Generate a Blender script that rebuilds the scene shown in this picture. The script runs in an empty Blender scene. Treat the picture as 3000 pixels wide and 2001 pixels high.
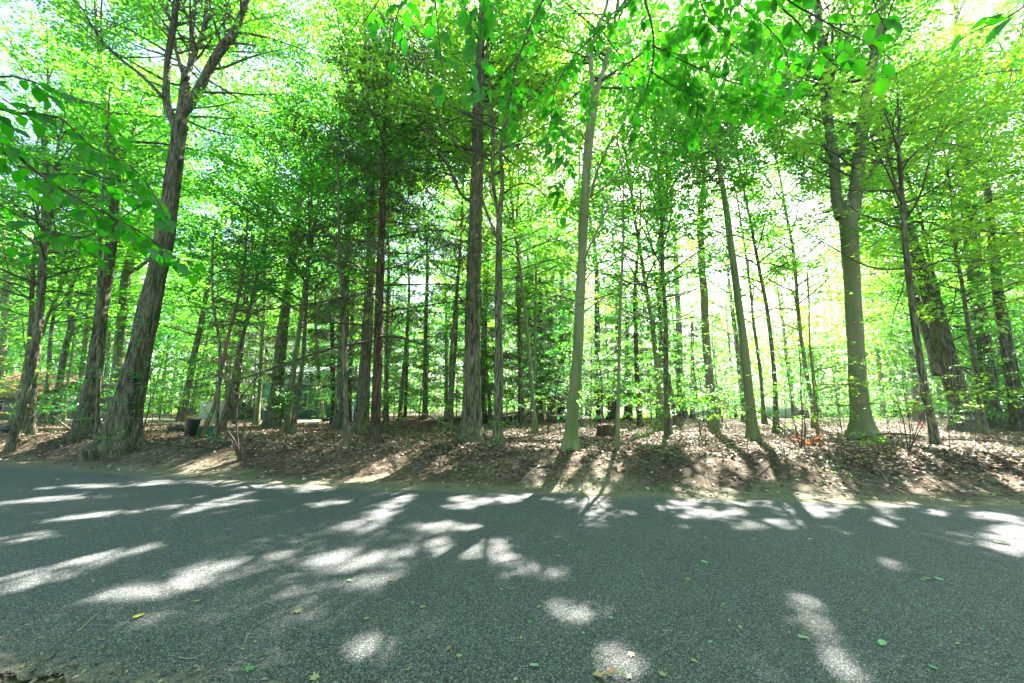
import bpy, math, random
import numpy as np
R = math.radians
rs = np.random.RandomState
C = bpy.context.scene.collection
SC = bpy.context.scene

# ------------------------------------------------------------------ camera model (14 mm lens)
W_, H_ = 2351.0, 1568.0
F = W_ * 14.0 / 36.0
CX, CY = W_ / 2, H_ / 2
TILT = math.atan(148.0 / F)
EYE = 1.6
cT, sT = math.cos(TILT), math.sin(TILT)

def ray(px, py):
    x = (px - CX) / F; u = -(py - CY) / F
    return np.array([x, cT - sT * u, sT + cT * u])
def atY(px, py, Y):
    r = ray(px, py); t = Y / r[1]
    return np.array([0, 0, EYE]) + r * t, t
def atZ(px, py, z):
    r = ray(px, py); t = (z - EYE) / r[2]
    return np.array([0, 0, EYE]) + r * t
def project(P):
    x, y, z = P[..., 0], P[..., 1], P[..., 2] - EYE
    f = y * cT + z * sT; u = -y * sT + z * cT
    f = np.where(np.abs(f) < 1e-4, 1e-4, f)
    return CX + F * x / f, CY - F * u / f, f

# ------------------------------------------------------------------ terrain
EDGE_PX = [(-500, 1040), (0, 1069), (392, 1097), (784, 1121), (1176, 1132), (1568, 1144), (1960, 1156), (2351, 1168), (2900, 1190)]
_e = np.array([atZ(x, y, 0) for x, y in EDGE_PX])
_ex, _ey = _e[:, 0], _e[:, 1]
def edge_y(x):
    x = np.asarray(x, float)
    y = np.interp(x, _ex, _ey)
    y = np.where(x < _ex[0], _ey[0] + (_ex[0] - x) * 0.28, y)
    return np.where(x > _ex[-1], _ey[-1] - (x - _ex[-1]) * 0.02, y)
def sstep(a, b, x):
    t = np.clip((x - a) / (b - a), 0, 1); return t * t * (3 - 2 * t)
def wob(x, y):
    return (np.sin(x * .9 + 1.3) * np.cos(y * .8 - .4) + .6 * np.sin(x * 2.1 + y * 1.3) + .4 * np.sin(y * 3.3 - x * 1.7)) / 2
def ground_z(x, y):
    x = np.asarray(x, float); y = np.asarray(y, float)
    s = y - edge_y(x)
    bank = .56 * sstep(.55, 2.9, s + .35 * np.sin(x * .55) + .2 * np.sin(x * 1.3))
    far = .05 * wob(x * .5, y * .5) * sstep(2, 5, s)
    small = .025 * wob(x * 2.3, y * 2.3) * sstep(.6, 2, s)
    drop = -1.5 * sstep(36, 52, y) * sstep(6, 16, x)
    mound = .38 * np.exp(-(((x + 5.6) / 1.9) ** 2 + ((y - 25) / 2.5) ** 2))
    return bank + far + small + drop + mound - .012 * np.clip(-s, 0, 6) / 3 * 0
def on_ground(px, py):
    py = max(py, 950)
    z = .5
    for _ in range(25):
        P = atZ(px, py, min(z, EYE - .2)); z = .5 * z + .5 * float(ground_z(P[0], P[1]))
    P[2] = ground_z(P[0], P[1]); return P

# ------------------------------------------------------------------ sun
SUN_AZ, SUN_EL = R(25), R(46)
SUN = np.array([math.sin(SUN_AZ) * math.cos(SUN_EL), math.cos(SUN_AZ) * math.cos(SUN_EL), math.sin(SUN_EL)])
# light patches of the photograph: openings in the canopy are cut where the sun must come through
ROAD_SUN = [(1090,1155,75,17,-3),(1180,1146,60,12,0),(870,1182,42,9,-5),(980,1217,60,15,-6),(1070,1262,95,24,-3),(1165,1302,65,24,10),
 (835,1293,115,26,-4),(885,1338,85,22,-8),(520,1312,130,15,-13),(150,1312,190,22,-13),(50,1340,90,24,-14),(400,1345,190,24,-12),
 (220,1185,175,8,-6),(520,1158,70,6,-5),(90,1150,150,6,-4),(250,1116,190,5,-2),(480,1108,160,5,0),(640,1119,150,5,1),(750,1160,60,7,-4),
 (1330,1412,80,32,0),(1420,1181,42,9,0),(1738,1160,90,9,4),(1800,1174,52,12,15),(2030,1160,70,12,0),(2030,1200,36,8,0),
 (1850,1412,60,32,8),(1905,1478,62,34,30),(1925,1545,60,32,10),(2040,1306,32,16,10),(845,1505,38,26,-25),(1270,1320,40,16,0),
 (1500,1390,28,14,0),(2155,1180,20,10,0),(2290,1190,60,10,5),(1420,1540,60,40,0),(60,1240,120,10,-8),(1290,1150,35,9,0),(320,1440,60,14,-12)]
BANK_SUN = [(1450,1000,260,12,0),(1750,1035,190,22,0),(1330,1050,110,12,0),(1900,1000,160,12,0),(2200,1035,120,14,0),(500,1030,90,6,0),(900,1040,90,7,-4),(1230,1030,70,8,0),(700,1003,130,7,0),(1620,1090,90,10,0),(940,1085,66,20,-27),(880,1108,70,8,-5),(1850,1078,95,30,-10),(1790,1105,100,8,0),(1690,1106,60,8,0),(1380,1080,38,26,-50),(1270,1000,80,18,0),
 (1520,1012,130,16,0),(1680,1000,150,18,0),(1620,1060,90,16,0),(1995,1092,26,22,0),(2280,1128,100,28,0),(2310,1050,70,14,0),(60,1008,90,9,-7),
 (1400,1040,60,12,0),(1560,1080,50,12,0),(1130,1110,90,5,0),(1850,1020,60,25,0),(560,1078,90,6,-12),(1180,1000,80,10,0),(760,1052,40,8,-10),(2100,1050,60,14,0)]
_rr = rs(5)
def sun_cut(P):
    """True for leaves that would stand between the sun and one of the photographed light patches"""
    out = np.zeros(len(P), bool)
    for zz, lst in ((0.0, ROAD_SUN), (.5, BANK_SUN)):
        G = P - SUN[None] * ((P[:, 2:3] - zz) / SUN[2])
        px, py, f = project(G)
        ok = f > .6; gx, gy = G[:, 0], G[:, 1]
        nz = .75 * np.sin(gx * 6.3 + 1.7 * np.sin(gy * 2.3)) * np.sin(gy * 5.1 + 2 * np.sin(gx * 1.9)) + .8 * np.sin(gx * 13.7 + gy * 6.1 + 2 * np.sin(gy * 4)) * np.sin(gy * 12.3 - gx * 5) + .3 * np.sin(gx * 24) * np.sin(gy * 21 + gx * 8)
        out |= ok & (nz > 1.12) & (zz == 0)
        for cx, cy, a, b, ang in lst:
            ca, sa = math.cos(R(ang)), math.sin(R(ang))
            dx, dy = px - cx, py - cy
            q = ((dx * ca + dy * sa) / a) ** 2 + ((-dx * sa + dy * ca) / b) ** 2
            out |= ok & (q < (1.35 if zz == 0 else .95)) & (nz > -.3 - .5 * (1 - q))
    return out

# ------------------------------------------------------------------ mesh helpers
def mesh_np(name, V, Q, uv=None, mat=None, smooth=False, corners=4):
    me = bpy.data.meshes.new(name)
    V = np.ascontiguousarray(V, np.float32).reshape(-1, 3); Q = np.ascontiguousarray(Q, np.int32).reshape(-1, corners)
    me.vertices.add(len(V)); me.vertices.foreach_set('co', V.ravel())
    me.loops.add(Q.size); me.loops.foreach_set('vertex_index', Q.ravel())
    me.polygons.add(len(Q)); me.polygons.foreach_set('loop_start', np.arange(0, Q.size, corners, dtype=np.int32))
    if smooth: me.polygons.foreach_set('use_smooth', np.ones(len(Q), bool))
    if uv is not None:
        l = me.uv_layers.new(name='UVMap'); l.data.foreach_set('uv', np.ascontiguousarray(uv, np.float32).ravel())
    me.update(calc_edges=True)
    if mat: me.materials.append(mat)
    return me
def link(name, me, parent=None, loc=None):
    o = bpy.data.objects.new(name, me); C.objects.link(o)
    if parent: o.parent = parent
    if loc is not None: o.location = [float(v) for v in loc]
    return o
def tag(o, label=None, cat=None, group=None, kind=None):
    if label: o['label'] = label
    if cat: o['category'] = cat
    if group: o['group'] = group
    if kind: o['kind'] = kind
    return o
def empty(name, loc, label, cat, group=None):
    o = bpy.data.objects.new(name, None); C.objects.link(o); o.location = [float(v) for v in loc]; o.empty_display_size = .2
    return tag(o, label, cat, group)

class Tubes:
    def __init__(s): s.V = []; s.Q = []; s.n = 0
    def add(s, P, r, sides=6, lob=None, cap=False):
        P = np.asarray(P, float); r = np.asarray(r, float); n = len(P)
        T = np.gradient(P, axis=0); T /= np.linalg.norm(T, axis=1)[:, None] + 1e-9
        m = P[-1] - P[0]; m /= np.linalg.norm(m) + 1e-9
        ref = np.array([0, 0, 1.]) if abs(m[2]) < .75 else np.array([0, 1., 0])
        U = np.cross(T, ref); U /= np.linalg.norm(U, axis=1)[:, None] + 1e-9
        Wv = np.cross(T, U)
        a = np.arange(sides) * 2 * math.pi / sides
        rad = r[:, None] * np.ones(sides)[None]
        if lob is not None: rad = rad * lob(P, a)
        V = P[:, None] + rad[..., None] * (U[:, None] * np.cos(a)[None, :, None] + Wv[:, None] * np.sin(a)[None, :, None])
        i = np.arange(n - 1)[:, None] * sides; j = np.arange(sides)[None]; j2 = (j + 1) % sides
        Q = np.stack([i + j, i + j2, i + sides + j2, i + sides + j], -1).reshape(-1, 4) + s.n
        s.V.append(V.reshape(-1, 3)); s.Q.append(Q); s.n += n * sides
        if cap:
            for k, rev in ((0, True), (n - 1, False)):
                ids = s.n - n * sides + k * sides + np.arange(sides)
                s.V.append(P[k][None]); c = s.n; s.n += 1
                for q in range(0, sides, 2):
                    t = [ids[q], ids[(q + 1) % sides], ids[(q + 2) % sides], c]
                    s.Q.append(np.array([t[::-1] if rev else t]))
    def mesh(s, name, mat, base, smooth=True):
        if name == 'branches' and any(base):
            cen = np.array([v.mean(0) for v in s.V]); c = sun_cut(cen); off = 0; nv = []; nq = []; n = 0
            for v, q, k in zip(s.V, s.Q, c):
                if not (k and np.ptp(v[:3], axis=0).max() < .05): nv.append(v); nq.append(q - off + n); n += len(v)
                off += len(v)
            s.V, s.Q = nv, nq
        return mesh_np(name, np.concatenate(s.V) - np.asarray(base)[None], np.concatenate(s.Q), mat=mat, smooth=smooth)

def catmull(P, r, step):
    P = np.asarray(P, float); r = np.asarray(r, float)
    if len(P) < 3:
        n = max(3, int(np.linalg.norm(P[-1] - P[0]) / step)); t = np.linspace(0, 1, n)
        return P[0] + (P[-1] - P[0]) * t[:, None], np.interp(t, [0, 1], [r[0], r[-1]])
    E = np.vstack([2 * P[0] - P[1], P, 2 * P[-1] - P[-2]]); out = []; ro = []
    for i in range(len(P) - 1):
        p0, p1, p2, p3 = E[i], E[i + 1], E[i + 2], E[i + 3]
        n = max(2, int(np.linalg.norm(p2 - p1) / step))
        for t in np.linspace(0, 1, n, endpoint=False):
            out.append(.5 * ((2 * p1) + (-p0 + p2) * t + (2 * p0 - 5 * p1 + 4 * p2 - p3) * t * t + (-p0 + 3 * p1 - 3 * p2 + p3) * t ** 3))
            ro.append(r[i] + (r[i + 1] - r[i]) * t)
    out.append(P[-1]); ro.append(r[-1])
    return np.array(out), np.array(ro)

# sprays: p (S,3) origins, h (S,3) headings, s (S,) scale
def unit(a): return a / (np.linalg.norm(a, axis=-1, keepdims=True) + 1e-9)
def leaves_from_sprays(rg, p, h, s, K=18, leaf=.11, wid=.62, flat=.15, near=False, length=.62, droop=.15):
    S = len(p)
    h = unit(h); up = np.array([0, 0, 1.])[None] + rg.normal(0, flat, (S, 3)) * [1, 1, .3]
    side = unit(np.cross(h, up)); n = unit(np.cross(side, h))
    k = np.arange(K); t = (k + .5) / K; sgn = np.where(k % 2 == 0, 1., -1.)
    a = t[None] * length + rg.uniform(-.03, .03, (S, K))
    spread = .34 * (1 - .55 * t[None]) * rg.uniform(.1, 1, (S, K))
    b = sgn[None] * spread
    c = -droop * (a ** 2 + b ** 2) + rg.normal(0, .03, (S, K))
    sc = s[:, None, None]
    B = p[:, None] + sc * (h[:, None] * a[..., None] + side[:, None] * b[..., None] + n[:, None] * c[..., None])
    phi = rg.uniform(.25, 1.25, (S, K)) * sgn[None]
    D = h[:, None] * np.cos(phi)[..., None] + side[:, None] * np.sin(phi)[..., None] + n[:, None] * rg.normal(-.12, .28, (S, K))[..., None]
    N = n[:, None] + rg.normal(0, .3, (S, K, 3))
    L = leaf * rg.uniform(.7, 1.25, (S, K)) * s[:, None] ** .3
    return B.reshape(-1, 3), unit(D.reshape(-1, 3)), N.reshape(-1, 3), L.reshape(-1)
def leaf_verts(B, D, N, L, wid=.62, near=False):
    X = unit(np.cross(D, N)); N = unit(np.cross(X, D))
    if near:
        u = np.array([0, .3, .72, 1, .72, .3]); v = np.array([0, -.5, -.36, 0, .36, .5]); z = np.array([0, .1, .06, -.08, .06, .1])
        idx = np.array([[0, 1, 2, 3], [0, 3, 4, 5]])
    else:
        u = np.array([0, .45, 1, .45]); v = np.array([0, -.5, 0, .5]); z = np.array([0, .08, -.06, .08])
        idx = np.array([[0, 1, 2, 3]])
    L3 = L[:, None, None]
    V = B[:, None] + L3 * (D[:, None] * u[None, :, None] + X[:, None] * (v * wid)[None, :, None] + N[:, None] * z[None, :, None])
    nv = len(u)
    Q = (np.arange(len(B))[:, None, None] * nv + idx[None]).reshape(-1, 4)
    return V.reshape(-1, 3), Q

# ------------------------------------------------------------------ materials
def newmat(name):
    m = bpy.data.materials.new(name); m.use_nodes = True; nt = m.node_tree; nt.nodes.clear()
    o = nt.nodes.new('ShaderNodeOutputMaterial'); return m, nt, o
def nd(nt, t, **kw):
    n = nt.nodes.new('ShaderNode' + t)
    for k, v in kw.items():
        if k.startswith('i_'):
            n.inputs[k[2:].replace('_', ' ')].default_value = v
        else: setattr(n, k, v)
    return n
def ramp(nt, stops, fac=None):
    n = nt.nodes.new('ShaderNodeValToRGB'); e = n.color_ramp.elements
    while len(e) < len(stops): e.new(.5)
    for i, (p, c) in enumerate(stops): e[i].position = p; e[i].color = (*c, 1)
    if fac is not None: nt.links.new(fac, n.inputs[0])
    return n
def mix(nt, a, b, f, mode='MIX'):
    n = nt.nodes.new('ShaderNodeMix'); n.data_type = 'RGBA'; n.blend_type = mode
    for s, v in ((0, f), (6, a), (7, b)):
        if hasattr(v, 'is_output'): nt.links.new(v, n.inputs[s])
        else: n.inputs[s].default_value = v if s == 0 else (*v, 1) if len(v) == 3 else v
    return n.outputs[2]

def leaf_mat(name, refl, trans, tshare=.55, gloss=.06, veins=False, rough=.45):
    m, nt, o = newmat(name)
    g = nd(nt, 'NewGeometry'); oi = nd(nt, 'ObjectInfo')
    ad = nd(nt, 'Math', operation='ADD'); nt.links.new(g.outputs['Random Per Island'], ad.inputs[0])
    mu = nd(nt, 'Math', operation='MULTIPLY'); nt.links.new(oi.outputs['Random'], mu.inputs[0]); mu.inputs[1].default_value = .35
    nt.links.new(mu.outputs[0], ad.inputs[1])
    mm = nd(nt, 'Math', operation='MULTIPLY'); nt.links.new(ad.outputs[0], mm.inputs[0]); mm.inputs[1].default_value = .74
    r = ramp(nt, list(zip((0, .5, 1), refl)), mm.outputs[0]); t = ramp(nt, list(zip((0, .5, 1), trans)), mm.outputs[0])
    rc, tc = r.outputs[0], t.outputs[0]
    if veins:
        uv = nd(nt, 'UVMap'); sp = nd(nt, 'SeparateXYZ'); nt.links.new(uv.outputs[0], sp.inputs[0])
        ab = nd(nt, 'Math', operation='ABSOLUTE'); sb = nd(nt, 'Math', operation='SUBTRACT'); sb.inputs[1].default_value = .5
        nt.links.new(sp.outputs[0], sb.inputs[0]); nt.links.new(sb.outputs[0], ab.inputs[0])
        w = nd(nt, 'Math', operation='MULTIPLY'); nt.links.new(ab.outputs[0], w.inputs[0]); w.inputs[1].default_value = .7
        d = nd(nt, 'Math', operation='SUBTRACT'); nt.links.new(sp.outputs[1], d.inputs[0]); nt.links.new(w.outputs[0], d.inputs[1])
        f = nd(nt, 'Math', operation='MULTIPLY'); nt.links.new(d.outputs[0], f.inputs[0]); f.inputs[1].default_value = 9
        fr = nd(nt, 'Math', operation='FRACT'); nt.links.new(f.outputs[0], fr.inputs[0])
        lt = nd(nt, 'Math', operation='LESS_THAN'); nt.links.new(fr.outputs[0], lt.inputs[0]); lt.inputs[1].default_value = .16
        l2 = nd(nt, 'Math', operation='LESS_THAN'); nt.links.new(ab.outputs[0], l2.inputs[0]); l2.inputs[1].default_value = .018
        mx = nd(nt, 'Math', operation='MAXIMUM'); nt.links.new(lt.outputs[0], mx.inputs[0]); nt.links.new(l2.outputs[0], mx.inputs[1])
        mf = nd(nt, 'Math', operation='MULTIPLY'); nt.links.new(mx.outputs[0], mf.inputs[0]); mf.inputs[1].default_value = .45
        tc = mix(nt, tc, (.03, .12, .01), mf.outputs[0]); rc = mix(nt, rc, (.09, .17, .05), mf.outputs[0])
    df = nd(nt, 'BsdfDiffuse'); nt.links.new(rc, df.inputs[0])
    tr = nd(nt, 'BsdfTranslucent'); nt.links.new(tc, tr.inputs[0])
    m1 = nd(nt, 'MixShader'); m1.inputs[0].default_value = tshare; nt.links.new(df.outputs[0], m1.inputs[1]); nt.links.new(tr.outputs[0], m1.inputs[2])
    gl = nd(nt, 'BsdfGlossy'); gl.inputs['Roughness'].default_value = rough; gl.inputs[0].default_value = (.9, .95, 1, 1)
    m2 = nd(nt, 'MixShader'); m2.inputs[0].default_value = gloss; nt.links.new(m1.outputs[0], m2.inputs[1]); nt.links.new(gl.outputs[0], m2.inputs[2])
    nt.links.new(m2.outputs[0], o.inputs[0]); return m

def pbsdf(nt, o, col, rough=.85, bump=None, bs=.5, bd=.02, spec=.3):
    p = nd(nt, 'BsdfPrincipled'); p.inputs['Roughness'].default_value = rough
    p.inputs['Specular IOR Level'].default_value = spec
    if hasattr(col, 'is_output'): nt.links.new(col, p.inputs[0])
    else: p.inputs[0].default_value = (*col, 1)
    if bump is not None:
        b = nd(nt, 'Bump'); b.inputs['Strength'].default_value = bs; b.inputs['Distance'].default_value = bd
        nt.links.new(bump, b.inputs['Height']); nt.links.new(b.outputs[0], p.inputs['Normal'])
    nt.links.new(p.outputs[0], o.inputs[0]); return p
def coords(nt, scale, kind='Object'):
    tc = nd(nt, 'TexCoord'); mp = nd(nt, 'Mapping'); nt.links.new(tc.outputs[kind], mp.inputs[0]); mp.inputs['Scale'].default_value = scale
    return mp.outputs[0]
def noise(nt, vec, scale, detail=4, rough=.55, dist=0):
    n = nd(nt, 'TexNoise'); n.inputs['Scale'].default_value = scale; n.inputs['Detail'].default_value = detail
    n.inputs['Roughness'].default_value = rough; n.inputs['Distortion'].default_value = dist
    nt.links.new(vec, n.inputs[0]); return n.outputs[0]
def bark_mat(name, dark, light, moss=(.09, .12, .04), zs=.13, sc=24, bd=.03, mossy=.45, warm=None):
    m, nt, o = newmat(name)
    v = coords(nt, (1, 1, zs))
    ns = nd(nt, 'TexNoise'); ns.inputs['Scale'].default_value = 5; ns.inputs['Detail'].default_value = 3; nt.links.new(v, ns.inputs[0])
    scl = nd(nt, 'VectorMath', operation='SCALE'); scl.inputs['Scale'].default_value = .22; nt.links.new(ns.outputs['Color'], scl.inputs[0])
    nv = nd(nt, 'VectorMath', operation='ADD'); nt.links.new(v, nv.inputs[0]); nt.links.new(scl.outputs[0], nv.inputs[1]); vv = nv.outputs[0]
    n1 = noise(nt, vv, sc, 7, .7, .3)
    vo = nd(nt, 'TexVoronoi', feature='F1'); vo.inputs['Scale'].default_value = sc * .8; nt.links.new(vv, vo.inputs[0])
    inv = ramp(nt, [(.1, (1, 1, 1)), (.75, (0, 0, 0))], vo.outputs['Distance'])
    h = mix(nt, n1, inv.outputs[0], .33)
    c = ramp(nt, [(.3, dark), (.48, tuple(.5 * (p + q) for p, q in zip(dark, light))), (.68, light)], h)
    w = coords(nt, (1, 1, .4)); n2 = noise(nt, w, 1.1, 5, .65)
    mr = ramp(nt, [(.46, (0, 0, 0)), (.66, (1, 1, 1))], n2); mf = nd(nt, 'Math', operation='MULTIPLY'); mf.inputs[1].default_value = mossy
    nt.links.new(mr.outputs[0], mf.inputs[0])
    col = mix(nt, c.outputs[0], moss, mf.outputs[0])
    n3 = noise(nt, w, 3.5, 4, .6); col = mix(nt, col, ramp(nt, [(.3, (.3, .3, .3)), (.7, (.72, .72, .72))], n3).outputs[0], .8, 'SOFT_LIGHT')
    pbsdf(nt, o, col, .9, h, 1.0, bd, .2); return m
def beech_mat(name, a, b, moss=(.12, .17, .06), bd=.006):
    m, nt, o = newmat(name)
    v = coords(nt, (1, 1, .35)); n1 = noise(nt, v, 2.2, 5, .6, .4)
    c = ramp(nt, [(.3, a), (.7, b)], n1)
    v2 = coords(nt, (1, 1, 6)); n2 = noise(nt, v2, 5, 5, .7, .3)
    lr = ramp(nt, [(.3, (.35, .33, .3)), (.42, (1, 1, 1))], n2)
    col = mix(nt, c.outputs[0], lr.outputs[0], .6, 'MULTIPLY')
    v3 = coords(nt, (1, 1, .12)); n3 = noise(nt, v3, 3.4, 3, .5); mr = ramp(nt, [(.45, (0, 0, 0)), (.62, (.8, .8, .8))], n3)
    col = mix(nt, col, moss, mr.outputs[0])
    pbsdf(nt, o, col, .75, n2, .6, bd, .3); return m

G = {}
G['maple'] = leaf_mat('maple_leaf', [(.025, .10, .008), (.04, .15, .01), (.07, .2, .012)], [(.07, .42, .012), (.16, .58, .02), (.36, .74, .04)], .62, .05)
G['beech'] = leaf_mat('beech_leaf', [(.02, .10, .014), (.035, .14, .018), (.06, .18, .02)], [(.06, .42, .025), (.13, .57, .03), (.27, .7, .04)], .62, .05)
G['bluegreen'] = leaf_mat('blue_green_leaf', [(.015, .09, .03), (.025, .12, .035), (.04, .15, .035)], [(.02, .32, .05), (.05, .44, .06), (.12, .56, .06)], .58, .06)  # cool blue-green foliage colour
G['yellow'] = leaf_mat('yellow_green_leaf', [(.05, .14, .006), (.08, .18, .008), (.12, .21, .012)], [(.22, .6, .01), (.36, .70, .02), (.52, .8, .04)], .62, .05)  # yellow-green foliage colour
G['broad'] = leaf_mat('broad_leaf', [(.01, .09, .004), (.015, .12, .005), (.03, .15, .006)], [(.02, .34, .002), (.045, .46, .003), (.12, .56, .004)], .6, .025, True)
G['broad_light'] = leaf_mat('broad_lime_leaf', [(.03, .13, .004), (.06, .17, .005), (.09, .2, .006)], [(.06, .42, .002), (.2, .6, .004), (.45, .78, .006)], .64, .025, True)
G['hemlock'] = leaf_mat('hemlock_needles', [(.03, .05, .016), (.045, .07, .022), (.07, .09, .035)], [(.05, .11, .01), (.08, .15, .015), (.13, .19, .02)], .4, .04)
BK = {}
BK['oak'] = bark_mat('rough_bark', (.018, .017, .010), (.20, .185, .125), (.07, .10, .03))
BK['maple'] = bark_mat('grey_bark', (.03, .028, .017), (.22, .205, .14), (.08, .11, .03), sc=28, bd=.02, mossy=.35)
BK['hemlock'] = bark_mat('reddish_bark', (.016, .011, .007), (.125, .085, .052), sc=26, bd=.02, mossy=.25)
BK['beech'] = beech_mat('smooth_bark', (.13, .138, .066), (.205, .21, .115), (.085, .13, .03))
BK['red'] = beech_mat('reddish_smooth_bark', (.19, .09, .06), (.25, .14, .09), (.13, .09, .05))
BK['twig'] = beech_mat('twig_bark', (.05, .035, .028), (.09, .07, .05), (.05, .05, .03))
BK['dead'] = beech_mat('weathered_wood', (.25, .2, .16), (.36, .3, .25), (.16, .14, .09))
BK['rot'] = bark_mat('rotten_wood', (.02, .013, .01), (.13, .075, .045), zs=.12, sc=20, bd=.03, mossy=.3)
BK['mosslog'] = bark_mat('mossy_log_bark', (.014, .014, .009), (.05, .045, .03), (.07, .13, .025), zs=1, sc=12, mossy=.8)

# ------------------------------------------------------------------ tree growing
def branch_poly(rg, p0, az, el, L, n=7, up=.25, wig=.12):
    d = np.array([math.cos(az) * math.cos(el), math.sin(az) * math.cos(el), math.sin(el)])
    pts = [p0]; st = L / (n - 1)
    for i in range(n - 1):
        d = unit(d + rg.normal(0, wig, 3) + np.array([0, 0, up / n])); pts.append(pts[-1] + d * st)
    return np.array(pts)
LC = [0]; BIGS = []
def foliage_on(rg, poly, L, tub, spr, dens=1.0, sub=True, tr=.02, spray_s=1.0, flatel=.15, rad=None):
    """secondary twigs and leaf sprays on one limb"""
    n = len(poly)
    seg = np.linalg.norm(np.diff(poly, axis=0), axis=1); cum = np.concatenate([[0], np.cumsum(seg)]); T = cum[-1]
    pos = .22 * T
    sgn = 1
    while pos < T:
        i = min(n - 2, np.searchsorted(cum, pos) - 1); f = (pos - cum[i]) / max(seg[i], 1e-6)
        p = poly[i] + (poly[i + 1] - poly[i]) * f; d = unit(poly[i + 1] - poly[i])
        h = math.atan2(d[1], d[0]) + sgn * rg.uniform(.5, 1.15); sgn = -sgn
        l2 = rg.uniform(.55, 1.0) * min(1.9, .32 * L + .35) * (1.15 - .5 * pos / T)
        el = math.asin(max(-1, min(1, d[2]))) * .4 + rg.normal(flatel, .15)
        q = branch_poly(rg, p, h, el, l2, 4, -.05, .12)
        tub.add(q, np.linspace(tr * .55, .004, 4), 3)
        m = max(1, int(l2 / .34 * dens))
        for t in (np.arange(m) + rg.uniform(.3, 1.0)) / m:
            t = min(t, 1); k = min(2, int(t * 3)); pp = q[k] + (q[k + 1] - q[k]) * (t * 3 - k)
            hh = unit(q[k + 1] - q[k]); a = rg.uniform(-1.1, 1.1); ca, sa = math.cos(a), math.sin(a)
            spr.append((pp, np.array([hh[0] * ca - hh[1] * sa, hh[0] * sa + hh[1] * ca, hh[2] * .5 + rg.normal(0, .1)]), spray_s * rg.uniform(.75, 1.3)))
        pos += rg.uniform(.3, .55) / max(dens, .4)
    spr.append((poly[-1], poly[-1] - poly[-2], spray_s))

def trunk_at(P, r, z):
    i = int(np.clip(np.searchsorted(P[:, 2], z), 1, len(P) - 1)); a, b = P[i - 1], P[i]
    f = np.clip((z - a[2]) / (b[2] - a[2] + 1e-6), 0, 1)
    return a + (b - a) * f, r[i - 1] + (r[i] - r[i - 1]) * f
def grow_deciduous(rg, TP, TR, z0, z1, spread, nprim, tub, spr, keep_front=True, spray_s=1., dens=1., lowflat=False):
    ga = rg.uniform(0, 6.28)
    for k in range(nprim):
        u = (k + rg.uniform(0, 1)) / nprim; z = z0 + (z1 - z0) * u
        p, r = trunk_at(TP, TR, z); ga += 2.4 + rg.normal(0, .3); az = ga
        a = (az + math.pi / 2) % (2 * math.pi); a = min(a, 2 * math.pi - a)
        if not keep_front and a < .95 and z < 13: az += math.pi * rg.uniform(.45, 1.4)
        prof = math.sin(math.pi * min(1, .22 + .78 * u)) ** .7 if not lowflat else (1 - .65 * u)
        L = spread * prof * rg.uniform(.7, 1.2) + .3
        el = R(rg.uniform(5, 28) + 32 * u) if not lowflat else R(rg.uniform(-6, 18) + 15 * u)
        q = branch_poly(rg, p, az, el, L, 7, .1 if not lowflat else -.12, .1)
        tr = min(r * .55, .012 + .011 * L)
        tub.add(q, np.linspace(tr, .006, 7), 5)
        foliage_on(rg, q, L, tub, spr, dens, tr=tr * .6, spray_s=spray_s)
def spr_arrays(spr):
    return np.array([s[0] for s in spr]), np.array([s[1] for s in spr]), np.array([s[2] for s in spr])
def clear_front(B, stems, w=.28):
    k = np.zeros(len(B), bool)
    for P, r in stems:
        o = np.argsort(P[:, 2]); z = P[o, 2]
        tx = np.interp(B[:, 2], z, P[o, 0]); ty = np.interp(B[:, 2], z, P[o, 1]); tr = np.interp(B[:, 2], z, np.asarray(r)[o])
        # the bare inner part of the crown, seen along the line from the road
        bx = B[:, 0] + (ty - B[:, 1]) * (tx / np.maximum(ty, 1))
        k |= (B[:, 2] > z[0]) & (B[:, 2] < z[-1]) & (B[:, 1] < ty + .1) & (B[:, 1] > ty - 2.6) & (np.abs(bx - tx) < tr + w * (.7 + .6 * np.sin(B[:, 2] * 4.3) * np.sin(B[:, 2] * 1.7)))
    return k
def crown_mesh(rg, spr, base, mat, K=18, leaf=.11, wid=.62, near=False, cut=True, flat=.15, length=.62, thin=0, stems=()):
    p, h, s = spr_arrays(spr)
    B, D, N, L = leaves_from_sprays(rg, p, h, s, K, leaf, wid, flat, near, length)
    if cut:
        k = ~sun_cut(B); k |= rg.uniform(size=len(B)) < .03
        B, D, N, L = B[k], D[k], N[k], L[k]
    if thin:
        k = rg.uniform(size=len(B)) > thin; B, D, N, L = B[k], D[k], N[k], L[k]
    if stems:
        k = ~clear_front(B, stems); B, D, N, L = B[k], D[k], N[k], L[k]
    LC[0] += len(B)
    V, Q = leaf_verts(B, D, N, L, wid, near)
    return mesh_np('crown', V - np.asarray(base)[None], Q, mat=mat)

def flare_lob(base_z, amt, k, ph, hgt=.45, rough=.04):
    def f(P, a):
        hh = np.clip(P[:, 2:3] - base_z, 0, None)
        e = np.exp(-hh / hgt)
        return 1 + amt * e * (.55 + .45 * np.cos(k * a[None] + ph + .6 * np.sin(a[None] * 2 + ph))) + rough * np.sin(a[None] * 5 + hh * .8 + ph) + rough * .7 * np.sin(a[None] * 9 - hh * 1.7 + ph * 2) + rough * .8 * np.sin(a[None] * 2 + hh * 2.6 + ph)
    return f

def px_poly(pts, Y, dY=0.0):
    """pixel polyline at depth Y (dY: how far its end comes forward or back) to world points and radii"""
    P = []; r = []; n = len(pts)
    for i, q in enumerate(pts):
        p, t = atY(q[0], q[1], Y + dY * i / max(1, n - 1)); P.append(p); r.append(q[2] * .5 / F * t / math.sqrt(1 + ((q[0] - CX) / F) ** 2))
    return np.array(P), np.array(r)

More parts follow.
